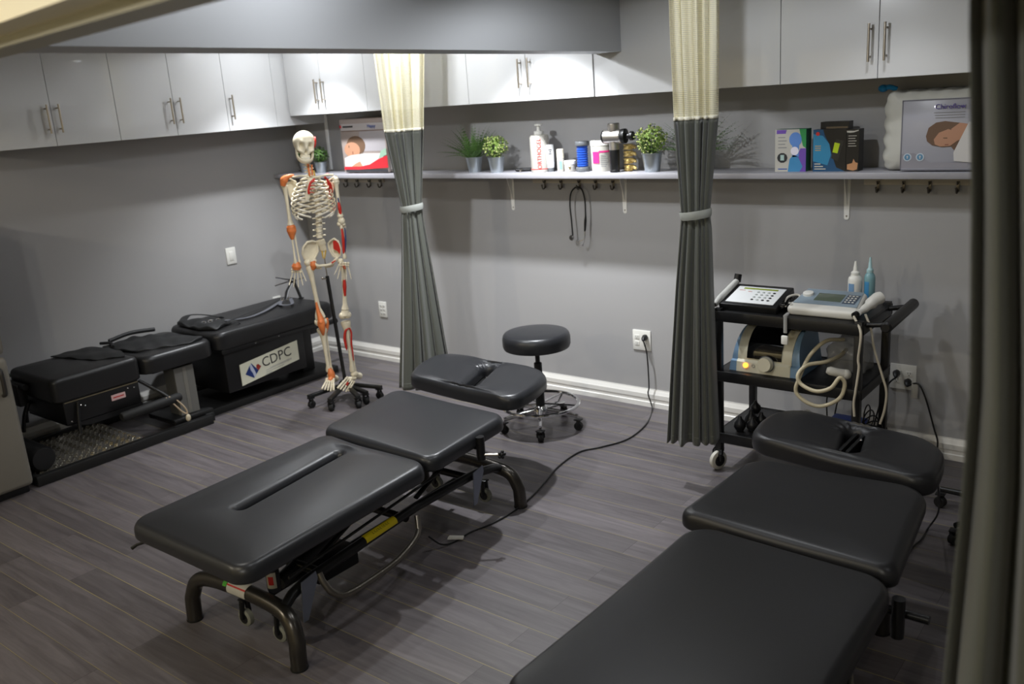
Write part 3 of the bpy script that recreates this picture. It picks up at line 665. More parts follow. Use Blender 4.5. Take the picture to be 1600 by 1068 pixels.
def e2(t, o, W, H):
    fx = .229
    m = MB(); m.bb(o.x+W*fx, o.x+W-.01, o.y-.002, o.y+.02, ZS+.006, ZS+H*.885, .004); obj('insert', m, mat('print_cool_grey', 'a9a9b2', .3, coat=.3), t, smooth_=30)
    o = o+V((0, -.002, 0))
    fr = mat('print_frame_grey', '70707a', .4)
    for a in (rect(fx, .02, fx+.012, .88), rect(fx, .87, .99, .885), rect(fx, .015, .99, .03)): g(t, 'frame_line', o, W, H, a, fr, 1)
    def q(x, y): return (fx+(x-290)/850*.765*1.0, (1010-y)/850*.865)
    g(t, 'grey_shadow', o, W, H, [q(300, 790), q(450, 780), q(640, 900), q(1050, 900), q(1050, 960), q(300, 960)], mat('print_cloud_grey', '96949c', .4), 1)
    g(t, 'hair', o, W, H, [q(575, 580), q(600, 480), q(680, 420), q(780, 405), q(940, 430), q(930, 520), q(960, 640), q(900, 760), q(860, 710), q(760, 715), q(650, 690), q(590, 640)], hair, 2)
    g(t, 'neck', o, W, H, [q(850, 500), q(940, 430), q(1030, 445), q(980, 620), q(900, 650)], skin, 3)
    g(t, 'face', o, W, H, [q(665, 620), q(720, 540), q(820, 500), q(930, 540), q(950, 620), q(850, 700), q(740, 705), q(680, 680)], skin, 4)
    g(t, 'eye', o, W, H, [q(770, 600), q(815, 600), q(815, 612), q(770, 610)], hair, 5); g(t, 'mouth', o, W, H, [q(790, 680), q(830, 678), q(830, 690), q(790, 690)], mat('print_lip', '8a5444', .5), 5)
    g(t, 'pillow_picture', o, W, H, [q(890, 780), q(1040, 420), q(1100, 430), q(1100, 900), q(900, 880)], wht, 6)
    for k, cx in enumerate((375, 520)):
        c = q(cx, 830); g(t, 'badge', o, W, H, circ(c[0], c[1], .043, .05), mat('print_badge_white', 'c8d2da', .4), 3); g(t, 'badge_centre', o, W, H, circ(c[0], c[1], .031, .037), mat('print_badge_blue', '5f8fb0', .4), 4)
        g(t, 'badge_arrow', o, W, H, [(c[0]-.004, c[1]-.02), (c[0]+.004, c[1]-.02), (c[0]+.004, c[1]+.005), (c[0]+.012, c[1]+.005), (c[0], c[1]+.022), (c[0]-.012, c[1]+.005), (c[0]-.004, c[1]+.005)], wht, 5)
    for k in range(3): g(t, 'text_line', o, W, H, [q(650+10*k, 300+k*30), q(990, 300+k*30), q(990, 308+k*30), q(650+10*k, 308+k*30)], greyprint, 2)
    c = q(830, 235); text('lettering', 'Chiroflow', H*.085, frame(o+V((c[0]*W, -.006, c[1]*H)), (1, 0, 0), (.15, 0, 1)), mat('print_violet', '5a4a9a', .5), t)
t = pillow_bag('packaged_pillow', 'large bagged white pillow with sleeping woman picture on shelf at right', 1374, 1527, 140, -.21, .17, .05, e2, mat('white_fleece_in_bag', 'c9c8bf', .6, bump=.6, bscale=60))
m = MB(); c = atY(1380, 138, -.15); m.ball(c, (.022, .03, .018), 10); m.tube(smooth([c, c+V((.03, 0, .004)), c+V((.06, .01, -.008))], 4), [.012]*9, 8); obj('blue_seal', m, mat('blue_bag_tie', '1478a8', .4), t)

# ================================================================== wall plates
def plate(label, name, o, ux, n, w_, h_, draw=None, cat='outlet'):
    o = V(o); ux = V(ux); t = thing(name, label, cat, o); m = MB(); M = frame(o, ux, (0, 0, 1)).to_3x3().to_4x4()
    m.box(o+V(n)*.004, (w_, h_, .008), bev=.003, M=M); obj('plate', m, whitep, t, smooth_=30)
    return t, M
def duplex(t, M, o, n):
    for dz in (-.02, .02):
        m = MB(); c = o+V((0, 0, dz))+n*.009; m.box(c, (.034, .03, .003), bev=.006, M=M); s = obj('socket', m, whitep, t, smooth_=30)
        m = MB()
        for dx in (-.006, .006): m.box(c+M.to_3x3() @ V((dx, .004, .002)), (.0018, .009, .001), M=M)
        m.box(c+M.to_3x3() @ V((0, -.007, .002)), (.004, .004, .001), bev=.001, M=M); obj('slots', m, blackp, s, smooth_=0)
NB = V((0, -1, 0))
o = atY(1003.5, 531, 0); t, M = plate('white double outlet with one black plug, between the curtains', 'wall_outlet', o, (1, 0, 0), NB, .128, .13)
duplex(t, M, o+V((-.032, 0, 0)), NB); duplex(t, M, o+V((.03, 0, 0)), NB)
OA = o.copy()
o = atY(1411.5, 588, 0); t, M = plate('white double outlet holding two black plugs, right of the trolley', 'wall_outlet', o, (1, 0, 0), NB, .13, .135)
duplex(t, M, o+V((-.03, 0, 0)), NB); duplex(t, M, o+V((.03, 0, 0)), NB); OB = o.copy()
o = atY(599, 483, 0); t, M = plate('white data jack plate on back wall between skeleton and left curtain', 'data_plate', o, (1, 0, 0), NB, .085, .125, cat='wall plate')
for i in range(3):
    for j in range(2):
        m = MB(); m.box(o+V(((j-.5)*.03, -.009, (i-1)*.03)), (.02, .018, .004), bev=.002, M=M); obj('jack', m, mat('jack_off_white', 'c4c4c0', .4), t, smooth_=30)
o = atX(360.5, 399.5, XL); t, M = plate('blank white switch plate on the left wall', 'switch_plate', o, (0, 1, 0), (1, 0, 0), .085, .125, cat='wall plate')
m = MB(); m.box(o+V((.009, 0, 0)), (.034, .067, .005), bev=.002, M=M); obj('rocker', m, whitep, t, smooth_=30)
o = atX(433, 474, XL); t, M = plate('low white outlet on left wall behind the decompression table', 'wall_outlet', o, (0, 1, 0), (1, 0, 0), .075, .12)
duplex(t, M, o, V((1, 0, 0)))

# ================================================================== curtains on ceiling tracks
curt = mat('olive_grey_curtain', '484a42', .62, sheen=.3, bump=.25, bscale=700)
net = net_mat('cream_curtain_net', 'fffae0'); bandm = mat('pale_tie_band', '9a9d98', .4); hemw = mat('white_hem', 'e6e2d0', .6)
def curtain(label, cx, cy, rows, y_net, tie_y, folds, depth, bottom_y, seed=0, top=True, netcol=None, nu=160):
    """rows: (py, pxl, pxr, depth scale) measured outline; bundle hangs around (cx, cy)"""
    F = Face(cx, cy); rnd = random.Random(seed)
    R = []
    for py, xl, xr, dp in rows:
        a = F.at(xl, py); b = F.at(xr, py); R.append(((a.z+b.z)/2, a.x, b.x, dp))
    if top: z = CEIL-.05; last = R[0]; prev = R[1]; k = (z-last[0])/max(.01, last[0]-prev[0]); R.insert(0, (z, last[1]+(last[1]-prev[1])*k*.4, last[2]+(last[2]-prev[2])*k*.4, last[3]*1.1))
    R.sort(key=lambda r: -r[0])
    def at(z):
        for i in range(len(R)-1):
            if R[i][0] >= z >= R[i+1][0]:
                t = (R[i][0]-z)/(R[i][0]-R[i+1][0]); return [R[i][k]*(1-t)+R[i+1][k]*t for k in (1, 2, 3)]
        return list(R[-1][1:]) if z < R[-1][0] else list(R[0][1:])
    ph = [rnd.uniform(-.35, .35) for _ in range(40)]
    def pos(u, z):
        l, r, d = at(z); f = u*folds
        warp = u+.035*sin(2*pi*u*1.7+seed)+.02*sin(2*pi*u*4.3+seed*2+z*.8); f = warp*folds
        amp = depth*d*(.55+.45*sin(f*1.9+seed+z*.5)*sin(u*9+seed))
        s_ = sin(2*pi*f+.5*sin(z*2.2+u*6)); fine = .18*sin(2*pi*f*2.3+seed+z*1.3)
        bulge = -.9*depth*d*(1-(2*u-1)**2)
        uu = u+.45/folds*sin(2*pi*f+1.2)/3.14*min(1, 8*u*(1-u))
        return F.P(l+(r-l)*min(1, max(0, uu)), amp*(s_+fine)*.9+bulge, z)
    def sheet(z0, z1, nz):
        m = MB(); vs = []; uv = []
        for a in range(nz+1):
            z = z0+(z1-z0)*a/nz
            for b in range(nu+1):
                u = b/nu; vs.append(pos(u, z)); uv.append((u*folds*.22, z))
        W = nu+1; m.add(vs, [[a*W+b, a*W+b+1, (a+1)*W+b+1, (a+1)*W+b] for a in range(nz) for b in range(nu)]); return m, uv
    zb = F.at((rows[-1][1]+rows[-1][2])/2, bottom_y).z
    t = thing('curtain', label, 'curtain', (cx, cy, zb), 'hospital style curtains')
    zt = CEIL-.05
    if y_net:
        zn = F.at((rows[1][1]+rows[1][2])/2, y_net).z
        m, uv = sheet(zt, zn, 20); obj('net_header', m, netcol or net, t, smooth_=70, uv=uv)
        m, uv = sheet(zn+.012, zn-.004, 2); m.v = [tuple(V(v)-F.n*.002) for v in m.v]; obj('header_hem', m, hemw, t, smooth_=70, solid=.003)
    else: zn = zt
    m, uv = sheet(zn, zb, 70); obj('fabric', m, curt, t, smooth_=70, solid=.0025)
    m, uv = sheet(zb+.045, zb+.042, 1); m.v = [tuple(V(v)-F.n*.0022) for v in m.v]; obj('hem_stitching', m, mat('hem_thread', '6a6c64', .6), t, smooth_=70, solid=.001)
    if tie_y:
        zt_ = F.at((rows[2][1]+rows[2][2])/2, tie_y).z; l, r, d = at(zt_); m = MB(); c = (l+r)/2; hw = (r-l)/2+.006; dd = depth*d*1.5+.02
        ring = [F.P(c+hw*cos(a), dd*sin(a)-.8*depth*d*.5, zt_+.008*cos(a)) for a in [2*pi*i/40 for i in range(40)]]
        m.tube(ring, .02, 6, closed=True, flat=(1, .18, (0, 0, 1))); obj('tie_band', m, bandm, t)
    return t
curtain('grey tied curtain with cream net top between the skeleton and the stool', 1.93, -.75,
        [(80, 583, 663, 1), (205, 600, 662, 1), (322, 627, 659, .45), (350, 627, 663, .6), (420, 627, 676, .8), (510, 626, 692, 1), (602, 623, 708, 1.1)], 204, 324, 4.6, .045, 603, seed=2)
curtain('grey tied curtain with cream net top standing left of the trolley', 3.87, -.86,
        [(60, 1047, 1124, 1), (184, 1053, 1123, 1), (333, 1065, 1109, .45), (360, 1063, 1112, .6), (450, 1056, 1115, .8), (560, 1049, 1119, 1), (688, 1042, 1124, 1.1)], 185, 334, 5.2, .045, 688, seed=5)
curtain('dark olive curtain hanging close to the camera at the right edge', 5.72, -3.35,
        [(20, 1522, 1705, 1), (300, 1525, 1705, 1), (600, 1521, 1712, 1), (760, 1508, 1725, 1), (900, 1494, 1725, 1), (1068, 1477, 1725, 1.1)], None, None, 3.2, .06, 1500, seed=11, nu=200)
trackm = mat('white_track', 'd0d0ce', .4)
for x, y0, y1, lb in ((1.93, -3.1, -.4, 'ceiling curtain track above the left tied curtain'), (3.83, -3.4, -.4, 'ceiling curtain track above the middle tied curtain'), (5.72, -3.5, -.4, 'ceiling curtain track above the curtain nearest the camera')):
    m = MB(); m.bb(x-.014, x+.014, y0, y1, CEIL-.05, CEIL-.001, .003); tag(obj('curtain_track', m, trackm), lb, 'curtain track', 'ceiling curtain tracks')
# ================================================================== treatment tables
tubem = mat('bronze_grey_tube', '4a4743', .28, metal=.8); tubed = mat('dark_frame_paint', '1b1b1c', .3, metal=.3)
tyre = mat('grey_tyre', '77786f', .6); labelred = mat('label_red', 'b3201c', .5); yel = mat('yellow_sticker', 'c9b512', .5)
def caster(parent, c, axis, r=.035, w_=.022, hub=blackp, tm=None, fork=None, name='caster'):
    """wheel centred c; axis = wheel axle direction"""
    c = V(c); ax = V(axis).normalized(); m = MB()
    m.tube([c-ax*w_/2, c-ax*w_*.36, c+ax*w_*.36, c+ax*w_/2], [r*.86, r, r, r*.86], 22)
    wh = obj(name, m, tm or rubber, parent)
    m = MB(); m.cyl(c-ax*(w_/2+.002), c+ax*(w_/2+.002), r*.62, n=18); obj('hub', m, hub, wh)
    m = MB(); m.cyl(c-ax*(w_/2+.004), c+ax*(w_/2+.004), r*.16, n=10)
    side = ax; top = fork if fork is not None else c+V((0, 0, r+.02)); top = V(top)
    for s in (-1, 1):
        a = c+side*s*(w_/2+.004); m.tube([a, a+V((0, 0, r*.7)), top+side*s*(w_/2)*.8], [r*.22, r*.28, r*.3], 8)
    m.box(top, (w_+.01, w_+.01, .008), bev=.003); obj('fork', m, blackp, wh)
    return wh
def pucker(cx, cy, n, amp, r0, r1):
    def f(p):
        d = V((p.x-cx, p.y-cy)).length
        if r0 < d < r1 and p.z > ZT+.012: a = atan2(p.y-cy, p.x-cx); e = sin((d-r0)/(r1-r0)*pi); return V((p.x, p.y, p.z+amp*e*sin(a*n)))
        return p
    return f

def table_frame(t, O, ux, uy, far_y, W=.64, near=True, detail=True, zpad=.43):
    """welded steel frame. O: floor point under the near hoop's middle, ux across, uy along towards the head"""
    ux = V(ux).normalized(); uy = V(uy).normalized(); O = V(O)
    P = lambda x, y, z: O+ux*x+uy*y+V((0, 0, z))
    h = W/2
    def hoop(y, zt=.2, lean=.03, nm='leg_hoop', mt=tubem, r=.031):
        m = MB(); path = [P(-h, y-lean, 0), P(-h, y-lean*.9, zt*.35)]+smooth([P(-h, y-lean*.8, zt*.5), P(-h+.035, y-lean*.4, zt*.86), P(-h+.12, y, zt), P(0, y, zt+.012), P(h-.12, y, zt), P(h-.035, y-lean*.4, zt*.86), P(h, y-lean*.8, zt*.5)], 6)+[P(h, y-lean*.9, zt*.35), P(h, y-lean, 0)]
        m.tube(path, r, 18); o = obj(nm, m, mt, t)
        for s in (-1, 1):
            m = MB(); m.tube([P(s*h, y-lean, 0), P(s*h, y-lean, .006)], [r*1.06, r*1.08], 18); obj('foot_pad', m, rubber, o)
        return o
    hn = hoop(0, .2); hf = hoop(far_y, .2, lean=-.03)
    # side rails, cross members
    for s in (-1, 1):
        m = MB(); m.tube([P(s*.235, .0, .2), P(s*.235, .05, .235), P(s*.235, .12, .255), P(s*.235, far_y*.55, .275), P(s*.235, far_y-.2, .255), P(s*.235, far_y-.06, .225), P(s*.235, far_y, .2)], .021, 14); obj('side_rail', m, tubed, t)
    for y in (.2, far_y*.5, far_y-.25):
        m = MB(); m.cyl(P(-.235, y, .25), P(.235, y, .25), .018, n=12); obj('cross_bar', m, tubed, t)
    # upper carrier under the cushions and the parallelogram lift arms
    for s in (-1, 1):
        m = MB(); a = P(s*.2, -.08, zpad-.022); b = P(s*.2, far_y-.12, zpad-.022); m.box((a+b)/2, (.03, (b-a).length, .036), bev=.003, M=Matrix.Rotation(atan2(-uy.x, uy.y), 4, 'Z')); obj('upper_rail', m, tubed, t)
        for y0, y1 in ((.25, .62), (.85, 1.2)):
            m = MB(); m.tube([P(s*.17, y0, .27), P(s*.17, y1, zpad-.03)], .014, 8, flat=(1, .6, (1, 0, 0))); obj('lift_arm', m, tubed, t)
    # low actuator shafts and long gas rod
    m = MB(); m.cyl(P(.1, .1, .22), P(.02, .95, .37), .02, n=14); m.cyl(P(.1, .1, .22), P(.06, .55, .3), .03, n=16); obj('lift_actuator', m, blackp, t)
    m = MB(); m.cyl(P(.02, .05, .14), P(.02, far_y-.1, .14), .012, n=10); m.bb(*sorted((P(-.08, .3, 0).x, P(.1, .3, 0).x)), *sorted((P(0, .3, 0).y, P(0, .52, 0).y)), .1, .19, .01); obj('motor_box', m, tubed, t)
    m = MB(); m.tube([P(.27, .02, .33), P(.27, .9, .385)], .006, 8); obj('linkage_rod', m, blackm, t)
    # foot control bar loop on the right
    m = MB(); m.tube([P(.26, .17, .27)]+smooth([P(.275, .17, .24), P(.3, .19, .19), P(.315, .25, .155), P(.32, .42, .15), P(.315, .56, .155), P(.3, .68, .18), P(.28, .73, .2)], 6)+[P(.26, .75, .25)], .0135, 12); obj('foot_bar', m, mat('worn_chrome_bar', '77726a', .3, metal=.9), t)
    # wheels
    for x, y in ((-.05, .03), (.16, .03), (-.16, far_y-.05), (.16, far_y-.05)):
        caster(t, P(x, y, .062), uy, r=.036, w_=.026, tm=tyre, fork=P(x, y, .14))
    return P
def pad_obj(t, nm, mt, cs, rad, **k):
    m = MB(); cs = [(c[0], c[1]) for c in cs]; out = rpoly(cs, rad, 8, .03)
    m.pad(out, ZT, ZP, **k); return obj(nm, m, mt, t, smooth_=60)
def board_(t, cs, z0=.415, z1=.431, inset=.05):
    cx = sum(c[0] for c in cs)/4; cy = sum(c[1] for c in cs)/4
    m = MB(); out = rpoly([(c[0]+(cx-c[0])*inset*2/abs(.7), c[1]+(cy-c[1])*inset*2/.7) for c in cs], .03, 4, .1); m.prism([(p.x, p.y) for p in out], (0, 0, z0), (1, 0, 0), (0, 1, 0), z1-z0); return obj('backing_board', m, blackm, t)
ZT, ZP = .505, .433
t = thing('treatment_table', 'black three section treatment table with bronze tube legs in the middle of the room', 'treatment table', (3.06, -3.02, 0), 'three section treatment tables')
vl = mat('black_vinyl_left_table', '252629', .34, bump=.08, bscale=420)
S1 = [(2.69, -3.24), (3.425, -3.24), (3.35, -2.245), (2.645, -2.215)]
c = pad_obj(t, 'leg_cushion', vl, S1, [.075, .075, .06, .06], seg=((2.985, -2.92), (2.905, -2.36)), hw=.016, r=.038, ri=.036, puff=.008)
board_(t, S1)
S2 = [(2.575, -2.185), (3.335, -2.215), (3.275, -1.615), (2.475, -1.57)]
pad_obj(t, 'body_cushion', vl, S2, .07, r=.036, puff=.006)
board_(t, S2)
# head cushion with a banana shaped breathing slot and a dipped end
hd = [(2.435, -1.44), (2.78, -1.475), (3.215, -1.50), (3.195, -1.27), (3.13, -1.06), (2.93, -1.0), (2.71, -1.035), (2.48, -.99), (2.28, -1.03), (2.33, -1.26)]
m = MB(); out = rpoly(hd, [.07, .05, .09, .06, .1, .05, .1, .05, .1, .05], 6, .02)
wob = pucker(2.85, -1.405, 14, .003, .03, .075); wob2 = pucker(2.745, -1.13, 16, .0035, .03, .075)
m.pad(out, ZT+.03, ZP+.025, r=.036, seg=((2.85, -1.405), (2.745, -1.13)), hw=.036, ri=.045, puff=.01, wob=lambda p: wob2(wob(p)))
obj('head_cushion', m, vl, t, smooth_=60)
m = MB(); m.prism([(2.5, -1.4), (3.1, -1.43), (3.05, -1.12), (2.42, -1.08)], (0, 0, .44), (1, 0, 0), (0, 1, 0), .017); obj('backing_board', m, blackm, t)
P = table_frame(t, (3.06, -3.02, 0), (1, 0.03, 0), (-.075, 1, 0), 1.42)
# post and clamp knob at the joint
m = MB(); p = atX(770, 700, 3.33); m.cyl((3.31, -1.87, .375), (3.31, -1.87, .485), .021, n=16); m.bb(3.12, 3.31, -1.89, -1.85, .425, .445, .004); obj('arm_post', m, tubed, t)
m = MB(); m.cyl((3.33, -1.87, .4), (3.385, -1.83, .397), .006, n=8); obj('clamp_screw', m, steel, t)
m = MB()
for k in range(5): a = 2*pi*k/5; m.ball(V((3.395, -1.825, .397))+V((0.006*cos(a), .012*cos(a), .014*sin(a))), .008, 8)
m.ball((3.395, -1.825, .397), .012, 10); obj('clamp_knob', m, blackp, t)
# small side handles / release lever at near left corner
m = MB(); q = V((2.76, -3.2, .42)); m.tube([q, q+V((-.03, -.03, -.01)), q+V((-.045, -.045, -.022))], [.006, .006, .008], 8); obj('release_lever', m, blackp, t)
# stickers and plates on the frame
a = P(-.03, -.002, .21)
m = MB()
def strip_on_tube(m, p, q, r, a0, a1, n=8):
    p, q = V(p), V(q); ax = (q-p).normalized(); u = V((0, 0, 1)); u = (u-ax*u.dot(ax)).normalized(); w_ = ax.cross(u); vs = []
    for i in range(n+1):
        an = a0+(a1-a0)*i/n; d = u*cos(an)+w_*sin(an); vs += [p+d*r, q+d*r]
    m.add(vs, [[2*i, 2*i+1, 2*i+3, 2*i+2] for i in range(n)])
strip_on_tube(m, P(-.06, 0, .2105), P(.05, 0, .2115), .0322, -.5, 1.9); obj('warning_label', m, labelw, t, label='white and red label wrapped on the near hoop')
m = MB(); strip_on_tube(m, P(-.06, 0, .2105), P(.05, 0, .2115), .0327, .75, .95, 3); obj('label_line', m, labelred, t)
m = MB(); strip_on_tube(m, P(-.085, 0, .2095), P(-.062, 0, .2105), .0325, -.4, 1.2); obj('green_sticker', m, mat('green_sticker', '3f9a22', .5), t)
y0, y1 = .44, .63
pa, pb = P(.235, y0, .268), P(.235, y1, .273)
m = MB(); strip_on_tube(m, pa, pb, .0218, -.35, 1.75); st = obj('yellow_sticker', m, yel, t, label='yellow handwritten sticker on the side rail')
m = MB()
for k in range(9):
    f = .25+.06*k; q = pa.lerp(pb, f); ax = (pb-pa).normalized(); an = .65; u = V((0, 0, 1)); u = (u-ax*u.dot(ax)).normalized(); w_ = ax.cross(u); d = u*cos(an)+w_*sin(an); tt = ax.cross(d)
    o = q+d*.0222; m.tube([o-tt*.006+ax*.002*(k % 3), o+tt*.004*(1-(k % 2)), o+ax*.006+tt*.005], .0009, 4)
obj('handwriting', m, darkp, st)
for (x, y, z, s) in ((.27, .10, .245, 1), (.27, 1.18, .25, 1)):
    m = MB(); o = P(x, y, z); m.prism([(-.03, .04), (.045, .05), (.05, .02), (.02, -.04), (-.02, -.12), (-.045, -.12)], o, uy if False else (-.075, 1, 0), (0.0, 0, 1), .004); obj('gusset_plate', m, mat('zinc_plate', '7d8390', .35, metal=.8), t, smooth_=0)
m = MB(); q = P(.115, -.0, .245); m.lathe([(.024, 0), (.026, .01), (.026, .11), (.016, .13)], (q.x, q.y+.06, .215), 18); cy_ = obj('gas_cylinder', m, mat('cylinder_dark', '26262a', .35), t)
m = MB(); wrap(m, q.x, q.y+.06, .0267, A0-.7, A0+.8, .235, .3); lb = obj('cylinder_label', m, labelw, cy_)
m = MB(); wrap(m, q.x, q.y+.06, .0274, A0-.35, A0+.4, .25, .285); obj('label_emblem', m, labelred, lb)
m = MB(); m.ball((q.x+.01, q.y+.09, .355), .012, 8); obj('valve_cap', m, yel, cy_)
m = MB(); m.tube([P(-.01, .0, .235), P(.06, .12, .36)], .005, 8); obj('strut_rod', m, chrome, t)

# right table
t = thing('treatment_table', 'black treatment table cut off by the bottom edge of the photo, beside the near curtain', 'treatment table', (4.9, -3.0, 0), 'three section treatment tables')
vr = mat('black_vinyl_right_table', '1d1d1f', .38, bump=.08, bscale=420)
S1 = [(4.52, -3.24), (5.25, -3.24), (5.215, -2.195), (4.535, -2.16)]
pad_obj(t, 'leg_cushion', vr, S1, [.07, .07, .09, .1], r=.034, puff=.005); board_(t, S1)
S2 = [(4.44, -2.115), (5.205, -2.16), (5.135, -1.50), (4.465, -1.535)]
pad_obj(t, 'body_cushion', vr, S2, [.05, .05, .1, .09], r=.04, puff=.006); board_(t, S2)
hd = [(4.38, -1.375), (4.75, -1.44), (5.14, -1.50), (5.125, -1.27), (5.085, -1.09), (4.72, -1.03), (4.38, -.97), (4.345, -1.17)]
m = MB(); out = rpoly(hd, [.08, .05, .1, .06, .12, .05, .12, .06], 6, .02)
wob = pucker(4.745, -1.13, 14, .003, .03, .1)
m.pad(out, ZT+.02, ZP+.01, r=.036, seg=((4.78, -1.31), (4.745, -1.14)), hw=.038, ri=.045, puff=.008, wob=wob); obj('head_cushion', m, vr, t, smooth_=60)
m = MB(); m.prism([(4.45, -1.33), (5.05, -1.42), (5.03, -1.16), (4.45, -1.06)], (0, 0, .425), (1, 0, 0), (0, 1, 0), .016); obj('backing_board', m, blackm, t)
m = MB(); m.bb(4.735, 4.75, -1.31, -1.1, .435, .5, .003); m.bb(4.765, 4.78, -1.31, -1.1, .435, .5, .003); obj('slot_strap', m, blackp, t)
m = MB(); m.ball((4.782, -1.17, .5), .006, 8); obj('snap_stud', m, chrome, t)
P2 = table_frame(t, (4.86, -3.0, 0), (1, 0, 0), (-.05, 1, 0), 1.25, W=.5)
m = MB(); m.cyl((5.22, -2.18, .30), (5.22, -2.18, .43), .02, n=14); m.cyl((5.14, -2.14, .36), (5.3, -2.14, .36), .014, n=12); obj('arm_post', m, tubed, t)
# strap of the drop piece hanging between cushions
m = MB(); m.tube(smooth([(5.08, -1.2, .44), atZ(1466, 762, .3), atZ(1466, 800, .1), atZ(1450, 825, .008), atZ(1440, 842, .008), atZ(1420, 862, .008), (4.98, -1.5, .008)], 6), .004, 6); obj('hanging_cord', m, blackp, t)

# ================================================================== power cord with paper tag, outlet plugs
def plug_cord(label, plug_at, pts, r=.0045, name='power_cord', mt=blackp):
    t = thing(name, label, 'cord', plug_at)
    m = MB(); p = V(plug_at); m.tube([p+V((0, -.009, 0)), p+V((0, -.02, 0)), p+V((.004, -.045, -.004)), p+V((.008, -.055, -.012))], [.017, .019, .013, .007], 12); obj('plug', m, mt, t)
    m = MB(); m.tube(smooth([p+V((.008, -.053, -.01))]+[V(q) for q in pts], 8), r, 8); obj('cable', m, mt, t); return t
pf = [atZ(1019, 640, .006), atZ(1008, 664, .006), atZ(980, 686, .006), atZ(940, 698, .006), atZ(905, 706, .006), atZ(873, 728, .006), atZ(852, 752, .006), atZ(830, 776, .006), atZ(800, 800, .006), atZ(765, 819, .006), atZ(735, 831, .006)]
pl = OA+V((.03, 0, .025))
t = plug_cord('black power cord from back wall outlet across the floor to the middle table', pl, [pl+V((.03, -.05, -.1)), pl+V((.035, -.045, -.3)), V((pl.x+.03, -.05, .1))]+pf+[atZ(710, 846, .006), atZ(690, 850, .02), atZ(670, 838, .08)])
m = MB(); q = atZ(712, 840, .014); m.box(q, (.075, .028, .002), rz=.55, bev=.001); m.box(q+V((.0, .004, .004)), (.07, .026, .002), rz=.5, bev=.001); obj('paper_tag', m, labelw, t, label='white paper tag on the cord')
pl = OB+V((-.03, 0, .02)); plug_cord('black cord dropping to lower left from the trolley side outlet', pl, [pl+V((-.03, -.06, -.06)), pl+V((-.07, -.07, -.2)), V((pl.x-.09, -.06, .1)), V((pl.x-.04, -.06, .02)), V((pl.x+.02, -.1, .008))])
pl = OB+V((.028, 0, -.02)); t = plug_cord('black cord with white tag dropping to the right of its outlet', pl, [pl+V((.06, -.06, .01)), pl+V((.1, -.06, -.06)), pl+V((.15, -.06, -.22)), V((pl.x+.17, -.06, .1)), V((pl.x+.17, -.1, .01)), V((pl.x+.18, -.25, .006))])
m = MB(); m.box(pl+V((.045, -.058, -.03)), (.03, .004, .075), rz=.2, bev=.001); m.box(pl+V((.05, -.066, -.033)), (.026, .003, .07), rz=.5, bev=.001); obj('paper_tag', m, labelw, t)

# ================================================================== rolling stools
def stool(label, cx, cy, zt, ring=True, base=chrome, seat=True, rot=0, R=.19, rr=.21, LL=.235):
    t = thing('rolling_stool', label, 'stool', (cx, cy, 0), 'rolling stools')
    if seat:
        m = MB(); m.lathe([(R*.82, -.1), (R*.97, -.092), (R, -.075), (R, -.035), (R*.975, -.015), (R*.93, -.004), (R*.85, 0), (R*.5, .004), (.001, .005)], (cx, cy, zt), 56); obj('seat', m, vl, t, smooth_=50)
        m = MB(); m.lathe([(.09, -.115), (.09, -.1)], (cx, cy, zt), 20); obj('seat_plate', m, blackm, t)
    m = MB(); m.lathe([(.028, .12), (.028, zt*.55), (.024, zt*.56), (.024, zt*.68), (.014, zt*.69), (.014, zt-.1)], (cx, cy, 0), 20); obj('gas_column', m, blackp, t)
    m = MB(); m.lathe([(.045, .085), (.05, .095), (.045, .13), (.03, .145)], (cx, cy, 0), 24); obj('hub', m, base, t)
    for k in range(5):
        a = rot+2*pi*k/5; d = V((cos(a), sin(a), 0)); c = V((cx, cy, 0)); L = LL
        m = MB(); m.tube([c+d*.03+V((0, 0, .115)), c+d*.13+V((0, 0, .105)), c+d*L+V((0, 0, .088))], [.02, .017, .013], 10, flat=(1, .8, (0, 0, 1))); obj('star_leg', m, base, t)
        w_ = c+d*(L-.0)+V((0, 0, .026)); m = MB(); caster(t, w_, V((-d.y, d.x, 0)), r=.026, w_=.032, fork=c+d*L+V((0, 0, .066)))
        if ring:
            m = MB(); m.tube([c+d*.17+V((0, 0, .1)), c+d*rr+V((0, 0, .155))], .006, 8); m.tube([c+d*.03+V((0, 0, .155)), c+d*rr+V((0, 0, .155))], .006, 8); obj('ring_spoke', m, chrome, t)
    if ring:
        m = MB(); m.torus((cx, cy, .155), rr, .0105); obj('foot_ring', m, chrome, t)
    return t
stool('round black stool with a chrome foot ring standing by the back wall', 2.715, -.63, .605, rot=.3, R=.203, rr=.232)
stool('black star based stool mostly hidden behind the near curtain', 5.27, -.66, .5, ring=False, base=blackp, rot=2.9, LL=.31)

